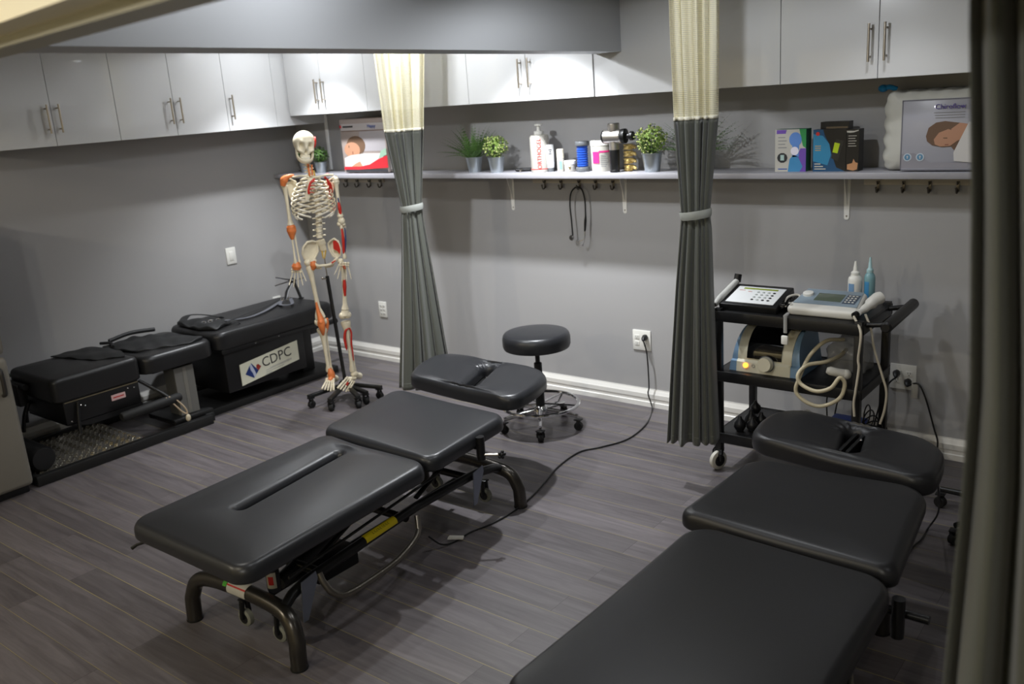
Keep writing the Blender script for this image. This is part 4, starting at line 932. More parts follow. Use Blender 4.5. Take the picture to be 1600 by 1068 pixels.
# ================================================================== decompression table on the left wall
vu = mat('black_vinyl_wall_unit', '1a1a1b', .4, bump=.08, bscale=400); box_ = mat('black_panel', '101011', .4)
t = thing('decompression_table', 'long black motorised decompression table against the left wall', 'treatment table', (.36, -1.6, 0))
def upad(nm, x0, x1, y0, y1, z0, z1, r=.03, rad=.05, tilt=0):
    m = MB(); m.pad(rpoly([(x0, y0), (x1, y0), (x1, y1), (x0, y1)], rad, 6, .04), z1, z0, r=r, puff=.006); m.v = [(v[0], v[1], v[2]+tilt*(v[1]-y0)) for v in m.v]; return obj(nm, m, vu, t, smooth_=60)
upad('foot_cushion', .1, .66, -2.55, -2.0, .42, .565, .03, .04)
upad('hip_cushion', .1, .67, -1.985, -1.47, .43, .545, .035, .08)
upad('chest_cushion', .08, .67, -1.455, -.42, .445, .565, .035, .07)
m = MB(); m.bb(.14, .64, -2.5, -2.02, .27, .42, .012); m.prism([(-2.5, .27), (-2.02, .27), (-2.02, .24), (-2.36, .235)], (.14, 0, 0), (0, 1, 0), (0, 0, 1), .5); obj('foot_housing', m, box_, t)
m = MB(); m.bb(.641, .644, -2.49, -2.03, .405, .411); obj('housing_edge', m, mat('brass_strip', '8a8068', .4, metal=.6), t)
m = MB(); m.bb(.641, .6435, -2.21, -2.12, .335, .37); w1 = obj('rating_label', m, mat('pinkish_label', 'c9a8a8', .5), t); m = MB(); m.bb(.6436, .6442, -2.2, -2.13, .349, .356); obj('label_line', m, labelred, w1)
for y, z in ((-2.40, .37), (-2.375, .36), (-2.10, .385), (-2.06, .38), (-2.47, .29)):
    m = MB(); m.ball((.643, y, z), .006, 8); obj('bolt', m, chrome, t)
m = MB(); m.bb(.12, .64, -1.4, -.72, .13, .43, .012); m.bb(.12, .66, -1.42, -.5, .415, .445, .006); obj('motor_housing', m, box_, t)
m = MB(); m.bb(.2, .6, -1.9, -1.5, .41, .43, .005); obj('slide_carriage', m, blackm, t)
for y in (-1.15, -.95, -.6):
    m = MB(); m.ball((.66, y, .43), .005, 8); obj('bolt', m, chrome, t)
# lift column pair
m = MB(); m.prism([(-1.755, .085), (-1.62, .085), (-1.62, .405), (-1.76, .405)], (.48, 0, 0), (0, 1, 0), (0, 0, 1), .13); obj('lift_column', m, mat('grey_metal_column', '6e6d69', .5, metal=.2), t, smooth_=0)
m = MB(); m.bb(.609, .613, -1.70, -1.675, .09, .4); obj('column_seam', m, mat('column_rail', '8a8880', .4, metal=.5), t)
m = MB(); m.bb(.3, .5, -.66, -.54, .05, .42, .01); obj('rear_post', m, box_, t)
m = MB(); m.cyl((.4, -.5, .34), (.4, -.2, .34), .02, n=12); m.bb(.36, .44, -.56, -.42, .3, .39, .01); obj('tail_bar', m, blackm, t)
# roller ankle bar
m = MB(); m.tube([(.7, -2.2, .235), (.7, -2.19, .235), (.7, -1.81, .245), (.7, -1.795, .245)], [.024, .03, .03, .024], 18); obj('foam_roller', m, rubber, t)
m = MB(); m.tube([(.6, -2.0, .4), (.66, -1.9, .3), (.7, -1.86, .25)], .011, 8); m.cyl((.5, -2.1, .26), (.7, -2.1, .235), .01, n=8); obj('roller_arm', m, blackm, t)
m = MB(); m.tube(smooth([(.71, -1.88, .27), (.725, -1.84, .24), (.725, -1.79, .17), (.72, -1.78, .13), (.72, -1.81, .15), (.715, -1.86, .22), (.71, -1.9, .27)], 6), .005, 8); obj('cord_loop', m, mat('cream_cord', 'b9a58a', .7), t)
m = MB(); m.ball((.725, -1.78, .1), (.012, .018, .025), 12); obj('cord_toggle', m, mat('cream_toggle', 'b5aa92', .5), t)
# base frame, tread plate, levers
m = MB(); m.bb(.68, .725, -2.76, -1.6, .0, .062, .006); m.bb(.02, .06, -2.76, -.3, .0, .062, .006); m.bb(.06, .68, -1.62, -1.56, 0, .06, .006); m.bb(.06, .68, -2.76, -2.72, 0, .05, .004); m.bb(.12, .6, -1.56, -.4, 0, .05, .006); obj('base_frame', m, blackm, t)
m = MB(); m.bb(.34, .66, -1.84, -1.55, .05, .085, .008); obj('column_foot', m, blackm, t)
m = MB(); m.bb(.06, .68, -2.72, -2.05, .03, .04)
for i in range(22):
    for j in range(17):
        x = .075+i*.028; y = -2.70+j*.038+(i % 2)*.019
        if y < -2.07: m.box((x, y, .042), (.024, .009, .008), rz=pi/4 if (i+j) % 2 else -pi/4, bev=.0024, seg=1)
obj('tread_plate', m, mat('diamond_plate', 'bdb8ac', .2, metal=.9), t, smooth_=30)
for nm, pts, r in (('side_lever', [(.2, -2.48, .5), (.2, -2.52, .47), (.2, -2.54, .4), (.2, -2.53, .34)], .009), ('side_lever', [(.3, -2.55, .38), (.28, -2.58, .3), (.27, -2.6, .2)], .012), ('side_lever', [(.2, -2.5, .36), (.2, -2.53, .3), (.2, -2.54, .23)], .01), ('side_lever', [(.66, -2.42, .4), (.67, -2.44, .3), (.68, -2.45, .215)], .011)):
    m = MB(); m.tube(smooth(pts, 4), r, 10); obj(nm, m, blackp, t)
m = MB(); m.bb(.12, .3, -2.6, -2.54, .36, .5, .012); m.cyl((.12, -2.57, .49), (.36, -2.57, .49), .018, n=12); obj('lever_bracket', m, blackm, t)
m = MB(); m.cyl((.12, -2.55, .525), (.22, -2.5, .53), .011, n=10); obj('clamp_handle', m, mat('zinc_grey', '8a938f', .4, metal=.6), t)
# logo sign on the motor housing
sx0 = .648; sg = MB(); sa, sb, sc_, sd = (-1.29, .157), (-.793, .217), (-.793, .361), (-1.293, .309)
sg.prism([(-1.295, .158), (-.792, .214), (-.792, .358), (-1.295, .308)], (sx0-.003, 0, 0), (0, 1, 0), (0, 0, 1), .004); sg = obj('logo_sign', sg, mat('sign_pale', 'c9c8b6', .45), t, smooth_=0, label='pale sign with blue red diamond logo and letters')
tl = .1
fr = frame((sx0+.0018, -.985, .283), (0, 1, tl), (0, 0, 1)); text('lettering', 'CDPC', .098, fr, darkp, sg, ext=.0004, xs=1.0)
def ysh(pts, mt, nm, lay=1): m = MB(); m.prism(pts, (sx0+.0012+.0004*lay, 0, 0), (0, 1, 0), (0, 0, 1), .0004); obj(nm, m, mt, sg, smooth_=0)
nb = mat('sign_navy', '1c2f66', .45); cy, cz = -1.195, .243
ysh([(cy-.065, cz-.012), (cy, cz-.055), (cy+.045, cz-.012), (cy-.008, cz+.055)], nb, 'diamond', 1)
ysh([(cy-.022, cz+.04), (cy-.01, cz+.052), (cy+.012, cz+.0), (cy+.022, cz-.036), (cy+.004, cz-.052), (cy-.004, cz-.02), (cy-.02, cz+.01)], mat('sign_silver', 'aab0c4', .45), 'swoosh', 2)
ysh([(cy+.03, cz+.01), (cy+.045, cz-.012), (cy+.07, cz+.012), (cy+.048, cz+.034), (cy+.032, cz+.03)], mat('sign_brick_red', '8a2c22', .45), 'red_corner', 3)
for k, (a, b, z) in enumerate(((-1.09, -.86, .222), (-1.05, -.86, .229), (-1.09, -.93, .208), (-1.1, -1.04, .196))): ysh([(a, z+tl*(a+.985)), (b, z+tl*(b+.985)), (b, z+.003+tl*(b+.985)), (a, z+.003+tl*(a+.985))], greyprint, 'small_text', 1)
# bolster on the tread plate
m = MB(); m.tube([(.1, -2.67, .1225), (.115, -2.67, .1225), (.62, -2.665, .1225), (.64, -2.665, .1225)], [.066, .075, .075, .064], 32); tag(obj('bolster', m, vu), 'black round bolster lying on the tread plate beside the fridge', 'bolster')
# cloths and harnesses
def drape(name, label, pts, z, th, mt, cat, wr=.01, seed=0, nx=26):
    rnd = random.Random(seed); m = MB(); out = rpoly(pts, .02, 4, .02)
    def wob(p): return V((p.x, p.y, p.z+(wr*(sin(p.x*31+seed)*sin(p.y*23+p.x*9)+.5*sin(p.y*55+p.x*20)) if p.z > z+th*.4 else 0)))
    m.pad(out, z+th, z, r=th*.5, puff=th*.6, wob=wob); return m
blackcloth = mat('black_nylon_cloth', '141516', .55, bump=.3, bscale=120)
m = drape('', '', [(.16, -1.98), (.5, -1.93), (.64, -1.62), (.6, -1.5), (.3, -1.55), (.1, -1.72)], .548, .012, blackcloth, '', .006, 2)
m.v = [(v[0], v[1], v[2]) for v in m.v]; m.tube(smooth([(.1, -1.95, .57), (.2, -1.93, .578), (.28, -1.96, .572)], 5), .01, 8); m.tube(smooth([(.12, -1.9, .575), (.12, -1.75, .592), (.14, -1.58, .58)], 6), .014, 8)
tag(obj('folded_harness_cloth', m, blackcloth, smooth_=60), 'rumpled black cloth wrap lying over the hip cushion of the wall table', 'cloth')
m = drape('', '', [(.12, -2.3), (.5, -2.2), (.6, -2.05), (.42, -1.99), (.14, -2.04)], .573, .006, blackcloth, '', .004, 5)
tag(obj('thin_cloth', m, blackcloth, smooth_=60), 'thin black cloth lying flat on the foot cushion of the wall table', 'cloth')
t = thing('traction_harness', 'black harness with chrome buckles and grey straps on the chest cushion', 'harness', (.35, -1.15, .572))
def strap(pts, w_=.018, mt=None, nm='strap'):
    m = MB(); m.tube(smooth(pts, 6), w_, 6, flat=(1, .14, (1, 0, 0.001))); obj(nm, m, mt or blackcloth, t)
m = drape('', '', [(.15, -1.42), (.45, -1.44), (.58, -1.38), (.5, -1.2), (.2, -1.22)], .571, .02, blackcloth, '', .01, 8); obj('body_wrap', m, blackcloth, t, smooth_=60)
gs = mat('slate_webbing', '474b56', .45, sheen=.3)
strap([(.2, -1.4, .6), (.12, -1.3, .61), (.14, -1.2, .595), (.3, -1.15, .58)], .03)
strap([(.4, -1.3, .595), (.5, -1.1, .582), (.46, -.9, .582), (.3, -.62, .584)], .016, gs); strap([(.5, -1.25, .59), (.42, -1.0, .588), (.36, -.8, .586), (.26, -.6, .586)], .014)
strap([(.3, -.62, .586), (.42, -.72, .586), (.5, -.68, .59), (.36, -.58, .6)], .013, gs)
strap([(.5, -1.36, .59), (.56, -1.2, .585), (.58, -1.18, .5)], .014)
m = MB()
for p in ((.42, -1.32, .602), (.44, -1.27, .604), (.4, -1.36, .6), (.33, -.63, .6), (.36, -.6, .6)): m.torus(p, .014, .0028, M=rotm(.3, .2, .5), n=16, k=6)
m.box((.4, -1.3, .606), (.03, .02, .003), rz=.4, bev=.001); obj('buckles', m, chrome, t)
t = thing('traction_post', 'black upright post with prongs holding the harness strap end, by the skeleton hand', 'post', (.3, -.46, .57))
fz = .572
m = MB(); m.cyl((.32, -.45, .566), (.28, -.47, .71), .011, n=12); m.lathe([(.022, 0), (.022, .006)], (.32, -.45, .5665), 16); obj('post', m, blackm, t)
m = MB(); m.ball((.28, -.48, .71), (.03, .03, .02), 12); m.tube([(.28, -.48, .71), (.3, -.56, .64), (.33, -.6, .6)], [.016, .018, .014], 8, flat=(1, .4, (1, 0, 0))); obj('clamp', m, blackp, t)
m = MB()
for q in ((.24, -.6, .755), (.27, -.64, .7), (.33, -.4, .72), (.22, -.44, .74)): m.tube([(.28, -.48, .712), q], [.006, .004], 8)
obj('prongs', m, chrome, t)

# ================================================================== fridge at the left edge
fm = mat('warm_grey_fridge', '77736a', .42, bump=.05); t = thing('refrigerator', 'warm grey refrigerator cut off by the left edge of the photo', 'refrigerator', (.4, -3.14, 0))
m = MB(); m.bb(XL+.03, .70, -3.5, -2.795, .03, 1.55, .012); obj('body', m, fm, t)
for z0, z1, hz in ((.045, .795, .70), (.805, 1.545, .9)):
    m = MB(); m.bb(.705, .775, -3.5, -2.79, z0, z1, .03); d = obj('door', m, fm, t, smooth_=50)
    m = MB(); a = hz-.11 if hz < .8 else hz-.05; b = hz+.04 if hz < .8 else hz+.25
    m.tube(smooth([(.775, -2.85, a), (.80, -2.85, a+.015), (.805, -2.85, (a+b)/2), (.80, -2.85, b-.015), (.775, -2.85, b)], 5), .012, 10); obj('handle', m, mat('dark_handle', '2c2a28', .35), d)
for y in (-3.44, -2.86):
    m = MB(); m.cyl((.6, y, 0), (.6, y, .035), .02, n=12); obj('foot', m, blackp, t)
m = MB(); m.bb(.70, .73, -3.49, -2.81, .0, .04, .004); obj('kick_panel', m, blackp, t)
# ================================================================== trolley with therapy devices
tm = mat('trolley_black', '0e0e0f', .42)
cx0, cx1, cy0, cy1 = 3.905, 4.60, -.66, -.24
t = thing('equipment_trolley', 'black three shelf equipment trolley against the back wall', 'trolley', ((cx0+cx1)/2, (cy0+cy1)/2, 0))
for x in (cx0, cx1):
    for y in (cy0, cy1):
        m = MB(); m.bb(x-.018, x+.018, y-.018, y+.018, .09, .865, .003); obj('post', m, tm, t)
        if not (x == cx0 and y == cy0): caster(t, (x, y, .038), (0, 1, 0), r=.037, w_=.024, hub=chrome, tm=mat('pale_tyre', 'b5b2a8', .5), fork=(x, y, .088))
wc = caster(t, (cx0, cy0-.02, .05), (.9, -.4, 0), r=.05, w_=.028, hub=blackp, tm=mat('pale_tyre', 'b5b2a8', .5), fork=(cx0, cy0, .105))
m = MB(); m.tube(smooth([(cx0-.02, cy0-.02, .05), (cx0-.035, cy0, .09), (cx0-.01, cy0, .13)], 4), .008, 8, flat=(1.6, .5, (0, 1, 0))); obj('caster_bracket', m, chrome, wc)
for z, nm in ((.85, 'top_shelf'), (.535, 'middle_shelf'), (.2, 'bottom_shelf')):
    m = MB(); m.bb(cx0-.02, cx1+.02, cy0-.02, cy1+.02, z-.012, z, .004); m.bb(cx0-.02, cx1+.02, cy0-.022, cy0-.01, z-.05, z+.004, .003); m.bb(cx0-.02, cx1+.02, cy1+.01, cy1+.022, z-.05, z+.004, .003); m.bb(cx1+.01, cx1+.022, cy0, cy1, z-.05, z, .003); m.bb(cx0-.022, cx0-.01, cy0, cy1, z-.05, z, .003); obj(nm, m, tm, t)
m = MB(); m.tube([(cx1+.02, cy0+.04, .84), (cx1+.1, cy0+.04, .85), (cx1+.115, cy0+.04, .85)], .012, 10); m.tube([(cx1+.02, cy1-.04, .84), (cx1+.115, cy1-.04, .86)], .012, 10)
m.tube([(cx1+.115, cy0-.0, .845), (cx1+.115, cy0+.01, .845), (cx1+.12, cy1+.0, .865), (cx1+.12, cy1+.01, .865)], [.018, .026, .026, .018], 14); obj('push_handle', m, tm, t)

# control console left
t = thing('control_console', 'black cased therapy console with white keypad face on the trolley top', 'console', (4.06, -.5, .855))
fr = frame((4.045, -.52, .893), (1, .0, 0), (0, .94, .22)); R3 = fr.to_3x3().to_4x4()
L = lambda x, y, z: fr @ V((x, y, z))
def lb(m, x, y, z, dx, dy, dz, bev=.002): m.box(L(x, y, z), (dx, dy, dz), bev=bev, M=R3)
m = MB(); lb(m, 0, 0, 0, .3, .24, .04, .006); m.bb(3.9, 4.19, -.62, -.42, .852, .875, .004); obj('case', m, blackp, t)
m = MB(); lb(m, 0, -.004, .0212, .25, .18, .003, .001); f_ = obj('face_panel', m, mat('panel_pale_grey', 'd4d6d6', .3), t)
m = MB(); lb(m, .0, .063, .0235, .18, .014, .002, .001); obj('display_strip', m, mat('olive_lcd', '7d8a2a', .3), f_)
m = MB(); m2 = MB()
for i in range(4):
    for j in range(4):
        tgt = m if (i == 3 or (j == 3 and i != 1)) else m2
        tgt.bm((lambda b: (bmesh.ops.create_uvsphere(b, u_segments=10, v_segments=6, radius=1), b)[1])(bmesh.new()), Matrix.Translation(L(.0+i*.028, .028-j*.028, .0235)) @ R3 @ Matrix.Diagonal((.008, .007, .003, 1)))
obj('dark_keys', m, blackp, f_); obj('pale_keys', m2, mat('key_grey', '9aa09c', .4), f_)
m = MB(); lb(m, -.045, .03, .0232, .02, .006, .001, 0); lb(m, -.09, .04, .0232, .03, .005, .001, 0); obj('print', m, mat('faded_red_print', 'b88a86', .5), f_)
# laser probe resting at the left of the console
t = thing('laser_probe', 'white wand with a black tip resting at the left end of trolley top', 'probe', (3.9, -.6, .87))
m = MB(); m.tube([(3.885, -.66, .88), (3.885, -.6, .9), (3.885, -.4, .95)], [.013, .018, .016], 14); obj('wand', m, mat('wand_grey_white', 'b9b9b4', .4), t)
m = MB(); m.cyl((3.885, -.4, .945), (3.888, -.39, .985), .019, n=14); m.cyl((3.885, -.66, .88), (3.885, -.69, .873), .008, n=10); obj('tip', m, blackp, t)
m = MB(); m.tube(smooth([(3.885, -.685, .873), (3.88, -.7, .8), (3.882, -.7, .5), (3.885, -.69, .25), (3.89, -.69, .13)], 6), .003, 6); obj('cable', m, greyp, t)
# ultrasound unit right
t = thing('ultrasound_unit', 'white ultrasound unit with grey blue screen panel on the trolley top', 'therapy unit', (4.42, -.5, .855))
fr = frame((4.40, -.49, .885), (1, 0, 0), (0, .96, .2))
R3 = fr.to_3x3().to_4x4()
m = MB(); out = rpoly([(-.17, -.12), (.17, -.12), (.15, .12), (-.15, .12)], .03, 5, .03); m.pad(out, .03, -.012, r=.02, puff=.002, M=fr); m.v = [(v[0], v[1], max(v[2], .8515)) for v in m.v]; obj('case', m, mat('off_white_case', 'd5d3cc', .35), t, smooth_=50)
m = MB(); m.prism([(-.15, -.07), (.155, -.07), (.135, .1), (-.135, .1)], L(0, 0, .032), fr.to_3x3() @ V((1, 0, 0)), fr.to_3x3() @ V((0, 1, 0)), .0015); f_ = obj('face_panel', m, mat('grey_blue_panel', '8796a2', .35), t, smooth_=0)
m = MB(); lb(m, -.0, .015, .034, .13, .085, .002); obj('screen', m, mat('green_grey_lcd', '5f6a5c', .2), f_)
m = MB(); lb(m, .105, .01, .034, .06, .1, .002); obj('key_area', m, mat('slate_keys', '4a5463', .4), f_)
m = MB()
for i in range(3):
    for j in range(4): lb(m, .088+i*.017, -.025+j*.023, .036, .01, .008, .003, .001)
obj('keys', m, whitep, f_)
m = MB(); c = L(-.11, .03, .033); m.lathe([(.026, 0), (.025, .012), (.02, .014)], c, 24, M=R3); obj('dial', m, whitep, t)
# ultrasound head hooked on the right of the unit, its two cables
t = thing('ultrasound_applicator', 'white ultrasound applicator lying right of the ultrasound unit with hanging cables', 'applicator', (4.6, -.52, .87))
m = MB(); m.tube(smooth([(4.575, -.6, .888), (4.59, -.54, .9), (4.61, -.48, .925), (4.63, -.45, .935)], 4), [.014]*3+[.02]*3+[.028]*3+[.03]*3+[.028], 14); obj('head', m, mat('off_white_case', 'd5d3cc', .35), t)
m = MB(); m.cyl((4.572, -.612, .886), (4.566, -.632, .882), .015, n=12); obj('collar', m, blackp, t)
cream = mat('cream_cable', 'b8b09f', .5)
def pc(pts, Y): return [atY(x, y, Y) for x, y in pts]
m = MB(); m.tube(smooth([V((4.565, -.632, .878))]+pc([(1345, 520), (1341, 560), (1342, 575), (1337, 610), (1334, 630), (1335, 650)], -.7), 6), .0058, 8); obj('cable', m, cream, t)
m = MB(); m.tube(smooth([V((4.60, -.58, .88))]+pc([(1361, 515), (1366, 545), (1378, 585), (1385, 612), (1382, 640), (1375, 662)], -.6), 6), .0058, 8); obj('cable', m, cream, t)
# gel bottles behind
def gel(label, x, y, h, mt, r, lab):
    tt = thing('gel_bottle', label, 'bottle', (x, y, .851)); m = MB(); m.lathe([(r*.92, 0), (r, .006), (r, h*.55), (r*.92, h*.62), (r*.55, h*.68)], (x, y, .851), 22); obj('body', m, mt, tt)
    m = MB(); m.lathe([(r*.6, h*.68), (r*.62, h*.74), (r*.35, h*.78), (r*.16, h)], (x, y, .851), 18); obj('nozzle', m, lab[0], tt)
    m = MB(); wrap(m, x, y, r+.001, A0-1.3, A0-.4, .851+h*.1, .851+h*.5); obj('label_print', m, lab[1], tt); return tt
gel('white squeeze bottle with a pointed nozzle behind the ultrasound unit', 4.455, -.285, .215, whitep, .034, (whitep, mat('pale_blue_label', '6f93b8', .5)))
gel('pale blue bottle standing just right of the white squeeze bottle', 4.52, -.27, .235, mat('aqua_gel', '7fa9b0', .25, alpha=.85), .026, (mat('aqua_cap', '9fc0c4', .4), tealm))
# tangled leads between the consoles
rnd = random.Random(3)
t = thing('lead_wires', 'tangle of black lead wires with white clips between the two consoles', 'wires', (4.225, -.5, .856))
for k in range(7):
    pts = [(4.225+rnd.uniform(-.03, .03), -.5+rnd.uniform(-.12, .12), .86+.012*rnd.random()+.006*i) for i in range(6)]
    m = MB(); m.tube(smooth(pts, 6, closed=True), .0035, 6, closed=True); obj('wire', m, blackp, t)
m = MB()
for k in range(4): m.box((4.21+.02*k, -.58+.05*(k % 2), .885+.004*k), (.03, .014, .01), rz=k, bev=.003)
m.tube(smooth([(4.19, -.55, .87), (4.2, -.5, .91), (4.24, -.46, .915), (4.26, -.5, .88)], 5), .006, 8); obj('clips', m, labelw, t)
t = thing('hanging_adapter', 'clear grey lead with white connector hanging over the trolley top edge', 'connector', (4.215, -.69, .72))
a = atY(1227, 497, -.695); b = atY(1227, 520, -.7); c = atY(1226, 531, -.7); m = MB(); m.tube([V((a.x, -.66, .872)), V((a.x, -.695, .866)), a, b], [.009, .011, .009, .009], 10, flat=(1, .5, (1, 0, 0))); obj('lead', m, mat('frosted_grey', '8c8c8a', .4), t)
m = MB(); m.box(c, (.034, .016, .045), bev=.007); obj('connector', m, whitep, t)
# laser unit on the middle shelf
t = thing('laser_unit', 'cream and blue therapy unit with a black hood, big knob and orange lamp', 'therapy unit', (4.11, -.5, .537))
x0, x1, yf, yb, z0, hh = 3.95, 4.30, -.63, -.33, .537, .21
cream2 = mat('cream_case', 'c0bba6', .4); blu = mat('steel_blue_case', '6e8ba6', .4)
def arch(u0, u1, ext=0, yo=0, zsc=1):
    """arched shell slice from x=u0..u1"""
    m = MB(); pr = []; n = 14
    for i in range(n+1):
        a = pi*.5*i/n; pr.append((yf-yo+.02+(.16)*(1-cos(a)), z0+.06+(hh-.06)*sin(a)*zsc+ext))
    pr = [(yf-yo, z0), (yf-yo+.005, z0+.05)]+pr+[(yb, z0+hh*.9*zsc+ext), (yb+.01, z0)]
    return m, pr
def shell(nm, u0, u1, mt, ext=0, yo=0, flare=0):
    m, pr = arch(u0, u1, ext, yo); k = len(pr); vs = [(u0-flare*(1-(p[1]-z0)/hh), p[0], p[1]) for p in pr]+[(u1+flare*(1-(p[1]-z0)/hh), p[0], p[1]) for p in pr]
    m.add(vs, [[i, (i+1) % k, k+(i+1) % k, k+i] for i in range(k)]+[list(range(k))[::-1], [k+i for i in range(k)]]); return obj(nm, m, mt, t, smooth_=35)
shell('case', 3.985, 4.265, cream2, 0, 0); 
m, pr = arch(0, 0, -.004, -.003)
for u0, u1, f0, f1 in ((3.975, 3.985, .03, 0), (4.265, 4.285, 0, .03)):
    k = len(pr); mm = MB(); vs = [(u0-f0*(1-(p[1]-z0)/hh), p[0], p[1]) for p in pr]+[(u1+f1*(1-(p[1]-z0)/hh), p[0], p[1]) for p in pr]
    mm.add(vs, [[i, (i+1) % k, k+(i+1) % k, k+i] for i in range(k)]+[list(range(k))[::-1], [k+i for i in range(k)]]); obj('side_panel', mm, blu, t, smooth_=35, label='steel blue side panel')
mm = MB(); n = 14; pr2 = []
for i in range(n+1):
    a = pi*.5*i/n; pr2.append((yf+.016+.16*(1-cos(a)), z0+.07+(hh-.066)*sin(a)))
k = len(pr2); vs = [(4.035, p[0], p[1]) for p in pr2]+[(4.215, p[0], p[1]) for p in pr2]+[(4.035, p[0]+.012, p[1]-.004) for p in pr2]+[(4.215, p[0]+.012, p[1]-.004) for p in pr2]
mm.add(vs, [[i, i+1, k+i+1, k+i] for i in range(k-1)]+[[2*k+i, 3*k+i, 3*k+i+1, 2*k+i+1] for i in range(k-1)]+[[0, k, 3*k, 2*k], [i for i in (0,)]+[2*k, 2*k+1, 1]]+[[i, 2*k+i, 2*k+i+1, i+1] for i in range(1, k-1)]+[[k+i, k+i+1, 3*k+i+1, 3*k+i] for i in range(k-1)]); obj('display_hood', mm, mat('gloss_black', '060608', .06, coat=1), t, smooth_=35)
m = MB(); m.cyl((4.145, yf-.003, z0+.056), (4.145, yf-.034, z0+.060), .038, .034, n=32); dk = obj('dial_knob', m, mat('knob_cream', 'd2cdb9', .35), t); m = MB(); m.torus((4.145, yf-.004, z0+.056), .04, .002, M=rotm(pi/2), n=32, k=6); obj('knob_ring', m, greyp, dk)
m = MB(); m.cyl((4.035, yf+.004, z0+.035), (4.035, yf-.004, z0+.036), .013, n=20); obj('power_lamp', m, mat('orange_lamp', 'ffb060', .4, emit=('ff9a30', 3.0)), t)
m = MB(); m.torus((4.075, yf+.001, z0+.037), .008, .0012, M=rotm(pi/2), n=20, k=6); obj('port_ring', m, greyprint, t)
# hose and nozzle
t = thing('vacuum_hose', 'cream hose looping down from the middle shelf of the trolley', 'hose', (4.42, -.6, .5))
hp = [(1318, 530), (1290, 533), (1265, 556), (1249, 590), (1244, 612), (1262, 629), (1285, 634), (1312, 622), (1320, 600), (1312, 590), (1298, 606), (1275, 611), (1252, 600), (1247, 585), (1262, 570), (1290, 565), (1312, 556), (1322, 546)]
dz = [-.45, -.55, -.62, -.7, -.71, -.71, -.7, -.7, -.69, -.7, -.72, -.73, -.72, -.71, -.66, -.6, -.5, -.4]
m = MB(); m.tube(smooth([atY(p[0], p[1], d) for p, d in zip(hp, dz)], 7), .0095, 10); obj('hose', m, mat('cream_hose', 'b3a98e', .5), t)
m = MB(); a = atY(1292, 578, -.66); b = atY(1322, 585, -.62); m.tube([a, a+(b-a)*.15, a+(b-a)*.5, b], [.014, .021, .02, .024], 14); m.ball(b, .026, 12); obj('nozzle', m, labelw, t)
# clear bag behind the hose
m = MB(); m.pad(rpoly([(4.36, -.44), (4.56, -.44), (4.56, -.26), (4.36, -.26)], .05, 5, .02), .68, .5365, r=.07, puff=.03, wob=lambda p: V((p.x+.008*sin(p.z*70+p.y*40), p.y+.008*sin(p.x*60+p.z*50), p.z+.008*sin(p.x*50)*sin(p.y*60)*(1 if p.z > .56 else 0))))
tag(obj('plastic_bag', m, mat('grey_translucent_bag', '8f8f8d', .2, alpha=.55, bump=.6, bscale=30), smooth_=60), 'crumpled grey plastic bag on the middle shelf behind the hose', 'bag')
# suction cups and small things on the bottom shelf
t = thing('cup_applicators', 'cluster of black cup applicators on the bottom shelf of the trolley', 'applicators', (4.0, -.5, .2))
for x, y, z, r in ((3.99, -.6, .235, .032), (4.05, -.58, .235, .03), (4.02, -.53, .245, .035), (4.06, -.49, .235, .03), (4.02, -.47, .29, .028)):
    m = MB(); m.lathe([(r*.6, -r), (r, -r*.3), (r*.95, r*.4), (r*.4, r), (r*.25, r*1.5)], (x, y, z), 16); obj('cup', m, blackp, t)
t = thing('spray_bottle', 'white and pink bottle lying on the bottom shelf behind the table head', 'bottle', (4.22, -.45, .2))
m = MB(); a = V((4.2, -.55, .245)); b = V((4.26, -.36, .245)); m.tube([a, a+(b-a)*.05, b], [.03, .04, .04], 16); obj('body', m, whitep, t); m = MB(); m.tube([a+(b-a)*.3, a+(b-a)*.6], .041, 16); obj('label_print', m, mat('dusty_pink_print', '9a6a70', .5), t)
m = MB(); m.bb(4.38, 4.55, -.42, -.3, .201, .27, .01); tag(obj('blue_case', m, mat('blue_case', '1b3f9a', .4)), 'blue case on the bottom shelf at the right side of the trolley', 'case')
for pts, lb_ in (([(4.33, -.3, .5), (4.32, -.2, .4), (4.3, -.2, .3), (4.34, -.3, .21)], 'thin black cable hanging behind the trolley, left of its pair'), ([(4.42, -.3, .52), (4.38, -.2, .4), (4.36, -.21, .3), (4.37, -.3, .21)], 'thin black cable hanging behind the trolley, right of its pair')):
    m = MB(); m.tube(smooth(pts, 6), .004, 6); tag(obj('cable', m, blackp), lb_, 'cable')
t = thing('coiled_cable', 'coiled black cable bundle hanging between the right trolley posts', 'cable', (4.6, -.45, .3))
for k in range(4):
    m = MB(); m.torus((4.585+.006*k, -.45, .34-.03*k), .05+.006*k, .0035, M=rotm(.2*k, pi/2+.1*k, 0), n=24, k=6); obj('coil', m, blackp, t)

